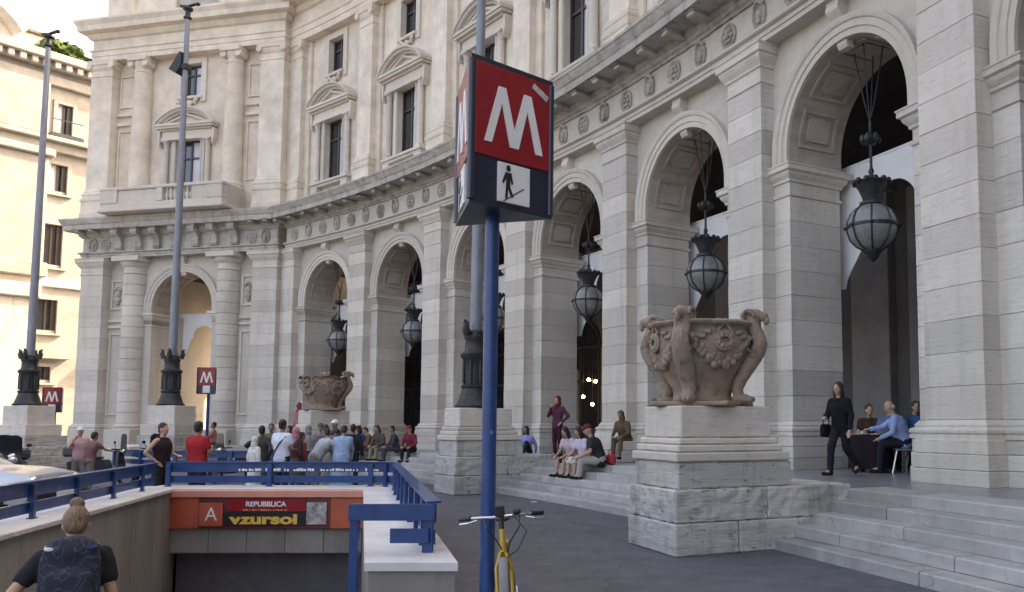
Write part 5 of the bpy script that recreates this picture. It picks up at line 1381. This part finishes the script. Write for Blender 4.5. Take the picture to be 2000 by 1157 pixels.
person(E_(748, 2.2, .48, D(20)), 'person in brown and olive sitting on the steps, knees forward', 1.75, 'sit', 22, ('lap', 'lap'), 'long', (.10, .085, .07), 'trousers', (.27, .22, .17), 'long', HAIRB, 0, seat=.33, group=STEPG)
person(E_(776, 2.2, .48, D(-15)), 'person in a charcoal jacket sitting on the steps next to the burgundy shirt', 1.68, 'sit', 14, ('lap', 'lap'), 'long', (.05, .05, .06), 'trousers', (.06, .06, .07), 'short', HAIRD, 1, seat=.33, group=STEPG)
person(E_(805, 2.1, .48, D(35)), 'person in a burgundy shirt and black trousers sitting on the steps', 1.7, 'sit', 16, ('lap', 'lap'), 'long', (.20, .03, .05), 'trousers', (.02, .02, .02), 'cap', HAIRD, 0, scarf=(.25, .03, .04), seat=.33, group=STEPG)
# on the arcade floor and the middle steps
person(E_(1030, .75, FLOOR, D(35)), 'person in a lilac shirt and navy trousers sitting on the floor by a pier', 1.62, 'floor', 8, ('lap', 'back'), 'long', (.30, .29, .62), 'trousers', (.02, .03, .055), 'long', HAIRD, 1, group=STEPG)
person(E_(1089, .25, FLOOR, D(20)), 'woman standing in a burgundy jacket, red headscarf and plum trousers', 1.74, arms=('face', 'hip'), tc=(.11, .035, .06), bc=(.055, .015, .03), hair='scarf', scarf=(.13, .02, .02), sk=0, group=STEPG)
TRIO = 'three people sitting together on the steps'
person(E_(1122, 2.2, .48, D(12)), 'woman in a pale pink top and dark shorts sitting on the steps, bare legs', 1.7, 'sit', 24, ('lap', 'lap'), 'short', (.55, .42, .47), 'shorts', (.06, .015, .03), 'long', HAIRD, 0, seat=.33, group=TRIO)
person(E_(1146, 2.2, .48, D(8)), 'woman in a lilac white dress sitting in the middle of the trio', 1.68, 'sit', 20, ('lap', 'lap'), 'short', (.52, .50, .60), 'skirt', (.58, .54, .50), 'long', HAIRD, 0, seat=.33, group=TRIO)
person(E_(1172, 2.2, .48, D(-25)), 'man in a black T-shirt and maroon cap sitting beside two women', 1.78, 'sit', 22, ('lap', 'lap'), 'short', (.03, .03, .033), 'trousers', (.36, .34, .30), 'cap', HAIRD, 0, scarf=(.14, .03, .04), girth=1.25, seat=.33, group=TRIO)
sb = thing('handbag', 'red handbag beside the man in the black T-shirt', 'bag', E_(1193, 1.95, FLOOR))
organic('bag', MB().cbox(-.16, .16, -.08, .08, 0, .24, .05), cloth((.4, .04, .06)), sb, E_(1193, 1.95, FLOOR), .016, 3, .01)
put('handle', MB().tube([(-.1, 0, .22), (-.07, 0, .36), (.07, 0, .36), (.1, 0, .22)], .012, 7), cloth((.4, .04, .06)), sb, E_(1193, 1.95, FLOOR))
Mst = E_(1218, .75, FLOOR)
ss = thing('stone_block', 'low travertine block under the seated brown figure', 'block', Mst)
put('lower_course', MB().cbox(-.62, .5, -.36, .28, -.01, .28, .02), TRAV, ss, Mst); put('upper_course', MB().cbox(-.58, .46, -.32, .28, .284, .52, .02), TRAV, ss, Mst)
person(E_(1222, .78, FLOOR + .52 - .46, D(25)), 'figure all in brown with a hood sitting hunched on a stone block', 1.55, 'sit', 20, ('lap', 'lap'), 'long', (.12, .08, .05), 'trousers', (.13, .095, .06), 'scarf', HAIRB, 1, scarf=(.13, .08, .04), foot=.02, girth=1.25, group=STEPG)
# walking woman and the cafe
pb = at(1643, 930, FLOOR); an = atan2(pb.x - CX, pb.y - CY)
MWK = T(pb.x, pb.y, FLOOR, D(-48))
person(MWK, 'woman all in black with long dark hair walking past the cafe tables', 1.68, 'walk', 3, ('front', 'down'), 'long', (.012, .012, .015), 'trousers', (.018, .018, .026), 'long', HAIRD, 0, vx=.014, face=True)
hb = thing('handbag', 'black handbag on the arm of the woman walking past the cafe', 'bag', MWK @ T(-.27, .02, .72))
organic('bag', MB().cbox(-.06, .06, -.15, .15, 0, .24, .04), cloth((.012, .012, .013)), hb, MWK @ T(-.3, -.02, .70), .015, 3, .008)
put('strap', MB().tube([(0, -.1, .22), (0, -.06, .42), (.02, .04, .46), (0, .1, .22)], .012, 7), BLACK, hb, MWK @ T(-.3, -.02, .70))
MT = T(*at(1703, 921, FLOOR)[:2], FLOOR, D(-30))
def cafe_table(M, label):
    t = thing('cafe_table', label, 'table', M, 'cafe tables under the arch')
    mb = MB(); n = 32; vs = []; fs = []
    for i, (sx, z) in enumerate(((.36, .72), (.37, .70), (.375, .4), (.39, .06))):
        for j in range(n):
            a = 2 * pi * j / n; q = 1 / max(abs(cos(a)), abs(sin(a))); q = min(q, 1.3) * (1 + (.02 * i) * sin(9 * a))
            vs.append((sx * q * cos(a), sx * q * sin(a), z))
    for i in range(3):
        for j in range(n): fs.append((i * n + j, i * n + (j + 1) % n, (i + 1) * n + (j + 1) % n, (i + 1) * n + j))
    fs.append(tuple(range(n)))
    put('tablecloth', mb.add(vs, fs), cloth((.018, .011, .016)), t, M, 50)
    put('tabletop', MB().cbox(-.34, .34, -.34, .34, .68, .715, .01), WOODD, t, M)
    for x in (-.3, .3):
        for y in (-.3, .3): put('leg', shared('tleg', lambda: MB().lathe([(.02, 0), (.02, .69)], 8).mesh('leg')), BRON, t, M @ T(x, y))
    return t
cafe_table(MT, 'cafe table with a dark cloth beside the woman in black')
MT2 = T(*atd(1815, HOR, 16.6)[:2], FLOOR, D(-30))
cafe_table(MT2, 'cafe table with a dark cloth half behind the stone pier')
def crock(M, label, kind):
    t = thing(kind, label, kind.replace('_', ' '), M, 'tableware on the cafe table')
    if kind == 'plate':
        put('dish', MB().lathe([(.06, 0), (.08, .004), (.13, .02), (.13, .026), (.07, .012), (.01, .01)], 20), WHITE, t, M, 50)
        put('food', MB().ell((0, 0, .018), (.06, .05, .022)), cloth((.5, .35, .2)), t, M)
    else:
        put('cup', MB().lathe([(.025, 0), (.04, .03), (.045, .08), (.04, .08), (.02, .02)], 16), WHITE, t, M, 50)
        put('handle', MB().tube([(.04, 0, .065), (.07, 0, .06), (.07, 0, .03), (.035, 0, .025)], .007, 6), WHITE, t, M)
crock(MT @ T(-.14, -.16, .722), 'white plate of food on the cafe table by the woman in black', 'plate')
crock(MT @ T(.14, -.2, .722), 'second white plate of food on that table, in front of the blue shirt', 'plate')
crock(MT @ T(-.2, .12, .722), 'white cup at the edge of the cafe table', 'cup')
def chair(M, label, grp='cafe chairs'):
    t = thing('cafe_chair', label, 'chair', M, grp)
    put('seat', MB().cbox(-.22, .22, -.2, .22, .43, .46, .012), GREYC, t, M)
    put('backrest', MB().cbox(-.2, .2, .21, .24, .58, .84, .01), GREYC, t, M)
    for sx in (-1, 1):
        put('leg', MB().tube([(sx * .19, -.17, .43), (sx * .23, -.26, 0)], .012, 8), CHRO, t, M)
        put('leg', MB().tube([(sx * .19, .2, .84), (sx * .2, .2, .43), (sx * .24, .32, 0)], .012, 8), CHRO, t, M)
    put('stretcher', MB().tube([(-.2, -.19, .3), (.2, -.19, .3)], .008, 6), CHRO, t, M)
C1 = MT @ T(.72, -.22, 0, D(-75)); chair(C1, 'chrome legged cafe chair under the man in the light blue shirt')
person(C1 @ T(0, -.02), 'bald man in a light blue shirt sitting at the cafe table', 1.76, 'sit', 20, ('reach', 'lap'), 'long', (.27, .36, .60), 'trousers', (.02, .02, .03), 'bald', HAIRG, 0, seat=.47, vx=.016, girth=1.2, group=CAFE)
C2 = MT @ T(-.22, .74, 0, D(12)); chair(C2, 'chrome legged cafe chair under the woman in the patterned brown top')
person(C2 @ T(0, -.02), 'woman with brown hair and a dark brown V-neck top at the cafe table', 1.66, 'sit', 10, ('front', 'front'), 'short', (.06, .03, .025), 'trousers', (.03, .03, .03), 'short', HAIRB, 0, seat=.47, vx=.016, face=True, turn=D(30), group=CAFE)
C3 = T(*atd(1738, HOR, 16.7)[:2], FLOOR, D(160)); chair(C3, 'chrome legged cafe chair under the dark haired guest between the tables')
person(C3 @ T(0, -.02), 'guest with black hair in slate blue behind the bald man', 1.7, 'sit', 6, ('lap', 'lap'), 'long', (.12, .16, .27), 'trousers', (.02, .02, .03), 'short', HAIRD, 0, seat=.47, vx=.018, group=CAFE)
C4 = T(*atd(1784, HOR, 16.9)[:2], FLOOR, D(10)); chair(C4, 'chrome legged cafe chair at the back of the half hidden table')
person(C4 @ T(0, -.02), 'guest with brown hair in dark blue at the half hidden table', 1.72, 'sit', 6, ('lap', 'front'), 'long', (.05, .07, .12), 'trousers', (.02, .02, .03), 'short', HAIRB, 0, seat=.47, vx=.018, face=True, group=CAFE)
C5 = T(*atd(1799, HOR, 16.1)[:2], FLOOR, D(150)); chair(C5, 'chrome legged cafe chair against the stone pier')
person(C5 @ T(0, -.02), 'guest with thick black hair in a bright blue top by the pier', 1.72, 'sit', 14, ('lap', 'reach'), 'long', (.02, .09, .22), 'trousers', (.02, .02, .03), 'long', HAIRD, 1, seat=.47, vx=.018, group=CAFE)
# passers-by before the pavilion arch
person(G(374, 35, .0, D(10)), 'person in a red top and white trousers before the pavilion arch', 1.74, top='short', tc=(.5, .07, .06), bc=(.6, .6, .58), sk=0)
person(G(418, 35.5, 0, D(-60)), 'person in a salmon pink shirt before the pavilion column', 1.80, top='long', tc=(.5, .22, .18), bc=(.1, .09, .09), arms=('front', 'face'), sk=1)

# ================================================================== BICYCLE
def bicycle(M):
    b = thing('bicycle', 'yellow hire bicycle with black handlebar grips leaning behind the blue pole', 'bicycle', M)
    def wheel(y, nm='wheel'):
        W = M @ T(0, y, .33) @ Matrix.Rotation(pi / 2, 4, 'Y')
        w_ = put(nm, MB().tube([(.31 * cos(a), .31 * sin(a), 0) for a in [2 * pi * i / 40 for i in range(40)]], .024, 8, closed=True), RUBB, b, W, 60)
        put('rim', MB().tube([(.285 * cos(a), .285 * sin(a), 0) for a in [2 * pi * i / 40 for i in range(40)]], .014, 6, closed=True), YELB, w_, W, 60)
        sp = MB().lathe([(.03, -.05), (.03, .05)], 12)
        for i in range(20): sp.tube([(.03 * cos(i * pi / 10), .03 * sin(i * pi / 10), .03 * (-1) ** i), (.285 * cos(i * pi / 10 + .2), .285 * sin(i * pi / 10 + .2), 0)], .002, 4)
        put('spokes', sp, CHRO, w_, W)
        put('mudguard', MB().tube([(0, y + .355 * cos(a), .33 + .355 * sin(a)) for a in [pi * (-.05 + 1.1 * i / 20) for i in range(21)]], .035, 8, sq=(1.0, .35)), GREYC if y < 0 else YELB, b, M, 60)
    wheel(-.52); wheel(.56)
    put('frame', MB().tube([(0, -.36, .80), (0, -.30, .62), (0, -.05, .38), (0, .18, .36)], .035, 10).tube([(0, .18, .33), (0, .28, .80)], .022, 8).tube([(.06, .18, .33), (.06, .56, .33)], .014, 6).tube([(-.06, .18, .33), (-.06, .56, .33)], .014, 6).tube([(.06, .56, .33), (.02, .27, .7)], .012, 6).tube([(-.06, .56, .33), (-.02, .27, .7)], .012, 6), YELB, b, M, 60)
    put('fork', MB().tube([(0, -.36, .9), (0, -.40, .72)], .026, 8).tube([(.02, -.4, .72), (.06, -.44, .6), (.06, -.52, .33)], .016, 7).tube([(-.02, -.4, .72), (-.06, -.44, .6), (-.06, -.52, .33)], .016, 7), YELB, b, M, 60)
    put('stem', MB().tube([(0, -.36, .86), (0, -.33, 1.0)], .02, 8), BLACK, b, M)
    put('handlebar', MB().tube([(-.33, -.16, .985), (-.24, -.24, .995), (-.1, -.33, 1.0), (.1, -.33, 1.0), (.24, -.24, .995), (.33, -.16, .985)], .013, 8), CHRO, b, M, 60)
    for s in (-1, 1):
        put('grip', MB().tube([(s * .25, -.235, .995), (s * .345, -.15, .984)], .02, 8), BLACK, b, M)
        put('brake_lever', MB().tube([(s * .2, -.3, .98), (s * .27, -.31, .965), (s * .34, -.25, .955)], .009, 6), CHRO, b, M)
    put('cables', MB().tube([(.15, -.34, 1.0), (.14, -.46, .92), (.06, -.44, .8), (.03, -.4, .7)], .006, 6).tube([(-.15, -.34, 1.0), (-.12, -.48, .93), (-.04, -.46, .82), (0, -.4, .72)], .006, 6).tube([(.1, -.34, 1.0), (.2, -.46, .88), (.12, -.48, .74), (0, -.42, .66)], .005, 6), BLACK, b, M)
    put('bell', MB().ell((.13, -.33, 1.03), (.035, .035, .025)), BLACK, b, M); put('phone_mount', MB().cbox(-.05, .03, -.36, -.34, 1.0, 1.09, .008), BLACK, b, M)
    put('saddle', MB().ell((0, .3, .92), (.075, .13, .03)).ell((0, .18, .92), (.03, .1, .024)), BLACK, b, M, 60); put('seat_post', MB().tube([(0, .28, .78), (0, .30, .91)], .015, 8), CHRO, b, M)
    put('chain_guard', MB().cbox(.055, .075, .1, .58, .29, .39, .02), BLACK, b, M)
    put('crank', MB().tube([(.09, .18, .33), (.09, .12, .2), (.16, .12, .2)], .012, 6).tube([(-.09, .18, .33), (-.09, .24, .46), (-.16, .24, .46)], .012, 6), CHRO, b, M)
pbk = atd(998, HOR, 7.2)
bicycle(T(pbk.x, 7.2, -.03, D(9)) @ Matrix.Rotation(D(-4), 4, 'Y'))
lit = atd(1043, 980, 18.2)
tag(put('paper_scrap', rough(MB().cbox(-.06, .06, -.05, .05, 0, .012, .003).mesh('paper_scrap'), .01, 20), WHITE, None, T(*at(1043, 981, 0)[:2], .001, .5)), 'small white scrap of paper on the asphalt near the steps', 'paper')

# ================================================================== PARKED VEHICLES AT THE LEFT
def car(M, label):
    c = thing('parked_car', label, 'car', M)
    side = [(-2.1, .35), (-2.13, .62), (-2.05, .86), (-1.55, .97), (-.85, 1.02), (-.2, 1.42), (.35, 1.49), (1.1, 1.45), (1.75, 1.05), (2.05, .98), (2.1, .6), (2.05, .35)]
    secs = [(-.84, .93), (-.80, 1.0), (0, 1.0), (.80, 1.0), (.84, .93)]
    mb = MB(); vs = []; fs = []; n = len(side)
    for y, s in ((-.82, .0), (-.86, .5), (-.70, .94), (0, 1.0), (.70, .94), (.86, .5), (.82, 0)):
        for x, z in side:
            zz = .35 + (z - .35) * s if s < .9 else .35 + (z - .35) * s
            vs.append((x * (1 - .03 * abs(y)), y if z < 1.03 else y * .82, min(z, zz) if s else .35))
    for i in range(6):
        for j in range(n - 1): fs.append((i * n + j, i * n + j + 1, (i + 1) * n + j + 1, (i + 1) * n + j))
    me = mb.add(vs, fs).mesh('body', 40)
    body = put('body', me, SILV, c, M)
    put('cabin_glass', MB().prism([(-.72, 1.04), (-.2, 1.385), (.35, 1.44), (1.05, 1.40), (1.5, 1.06)], -.735, .735), CARG, c, M)
    put('roof', MB().cbox(-.22, 1.05, -.6, .6, 1.435, 1.50, .03), SILV, c, M)
    for x in (-1.35, 1.32):
        for s in (-1, 1):
            w_ = put('wheel', MB().lathe([(.2, -.1), (.3, -.1), (.32, -.07), (.32, .07), (.3, .1), (.2, .1)], 24, T(x, s * .78, .32) @ Matrix.Rotation(pi / 2, 4, 'X')), RUBB, c, M, 40)
            put('hub', MB().lathe([(.2, -.105), (.19, .105)], 16, T(x, s * .78, .32) @ Matrix.Rotation(pi / 2, 4, 'X')), CHRO, w_, M)
    for s in (-1, 1):
        put('headlight', MB().ell((-2.03, s * .6, .74), (.09, .17, .09)), CHRO, c, M, 60); put('mirror', MB().ell((-.62, s * .95, 1.05), (.07, .1, .07)), SILV, c, M, 60)
    put('bumper', MB().cbox(-2.2, -2.0, -.8, .8, .34, .56, .05), BLACK, c, M); put('number_plate', MB().cbox(-2.215, -2.2, -.25, .25, .42, .53, .004), WHITE, c, M)
pc_ = atd(90, HOR, 15.0)
car(T(pc_.x - 2.1, 15.3, -.02, pi + D(4)), 'silver car with its bonnet showing over the left railing')
def scooter(M, label, col):
    c = thing('parked_scooter', label, 'scooter', M, 'scooters parked on the piazza')
    for y in (-.62, .58):
        w_ = put('wheel', MB().tube([(0, y + .19 * cos(a), .25 + .19 * sin(a)) for a in [2 * pi * i / 24 for i in range(24)]], .06, 8, closed=True), RUBB, c, M, 60)
        put('rim', MB().lathe([(.14, -.03), (.14, .03)], 16, T(0, y, .25) @ Matrix.Rotation(pi / 2, 4, 'Y')), CHRO, w_, M)
    put('body', MB().prism([(-.8, .45), (-.85, .7), (-.5, .82), (.1, .76), (.2, .5), (.1, .3), (-.3, .3)], -.17, .17, Matrix.Rotation(-pi / 2, 4, 'Z') @ T(0, 0)), col, c, M, 40)
    put('floorboard', MB().cbox(-.17, .17, -.4, 0, .28, .36, .03), BLACK, c, M)
    put('leg_shield', MB().prism([(-.22, .3), (.22, .3), (.2, .85), (.1, 1.0), (-.1, 1.0), (-.2, .85)], -.46, -.38), col, c, M, 40)
    put('seat', MB().ell((0, .35, .82), (.15, .38, .07)), BLACK, c, M, 60)
    put('handlebar', MB().tube([(-.34, -.34, 1.06), (-.1, -.45, 1.04), (.1, -.45, 1.04), (.34, -.34, 1.06)], .018, 8).tube([(0, -.45, 1.04), (0, -.6, .4)], .03, 8), BLACK, c, M)
    put('headlight', MB().ell((0, -.5, .98), (.09, .07, .08)), CHRO, c, M, 60)
    put('windscreen', MB().prism([(-.2, 1.02), (.2, 1.02), (.17, 1.42), (.08, 1.48), (-.08, 1.48), (-.17, 1.42)], -.51, -.50), CARG, c, M)
    for s in (-1, 1): put('mirror', MB().ell((s * .3, -.4, 1.24), (.06, .02, .045)).tube([(s * .2, -.38, 1.06), (s * .3, -.4, 1.22)], .008, 6), BLACK, c, M)
    put('top_box', MB().cbox(-.2, .2, .62, .98, .85, 1.15, .06), col, c, M)
DK = plain('dark_scooter_paint', (.03, .03, .034), .35, coat=.4); LT = plain('pale_scooter_paint', (.55, .55, .55), .35, coat=.4)
scooter(G(34, 20, 0, D(30)), 'black scooter with tall windscreen beside the silver car', DK)
scooter(G(8, 21, 0, D(40)), 'black scooter parked directly behind the silver car', DK)
scooter(G(288, 24, 0, D(60)), 'white scooter parked behind the woman in the black vest', LT)
scooter(G(462, 25, 0, D(-30)), 'black scooter with bright headlight parked behind the far railing', DK)
scooter(G(205, 23, 0, D(100)), 'black scooter beside the person in the mauve shirt', DK)
# far hand rails of the next stairwell, seen between the people
rail('stairwell_railing', 'low blue railing in the background behind the red T-shirt', [(-15.2, 23.8), (-12.9, 22.3), (-8.6, 22.3)], 1.5, .02)
# warm lamps inside the shop
for i, (px, py) in enumerate(((1150, 742), (1163, 745), (1139, 775), (1157, 790))):
    d = ray(px, py); p = atd(px, py, 33.2)
    M = Matrix.Translation(p)
    t = thing('shop_lamp', ('one of the upper pair of warm lamps inside the shop', 'one of the upper pair of warm lamps inside the shop', 'warm lamp inside the shop nearest the standing burgundy woman', 'lowest warm lamp inside the shop behind the seated trio')[i], 'lamp', M, 'warm lamps in the shop')
    put('bulb', MB().ell((0, 0, 0), (.07, .07, .06)), WARM, t, M); put('cord', MB().tube([(0, 0, .05), (0, 0, 9.55 - p.z)], .01, 6), BLACK, t, M)

# ================================================================== finish: fuse skins, turn lettering into meshes
dg = bpy.context.evaluated_depsgraph_get(); dg.update()
for o, mat, fold in ORG:
    me = bpy.data.meshes.new_from_object(o.evaluated_get(dg))
    if fold:
        displace(me, lambda c: fold * (noise.noise(Vector((c[0] * 11, c[1] * 11, c[2] * 5))) + .5 * noise.noise(Vector((c[0] * 24, c[1] * 24, c[2] * 11)))))
    o.modifiers.clear(); me.materials.clear(); me.materials.append(mat)
    me.polygons.foreach_set('use_smooth', [True] * len(me.polygons))
    o.data = me
for o, mat in TXT:
    me = bpy.data.meshes.new_from_object(o.evaluated_get(dg)); me.materials.clear(); me.materials.append(mat)
    n = bpy.data.objects.new('lettering', me); COL.objects.link(n)
    n.parent = o.parent; n.matrix_parent_inverse = o.matrix_parent_inverse.copy(); n.matrix_basis = o.matrix_basis.copy()
    bpy.data.objects.remove(o)
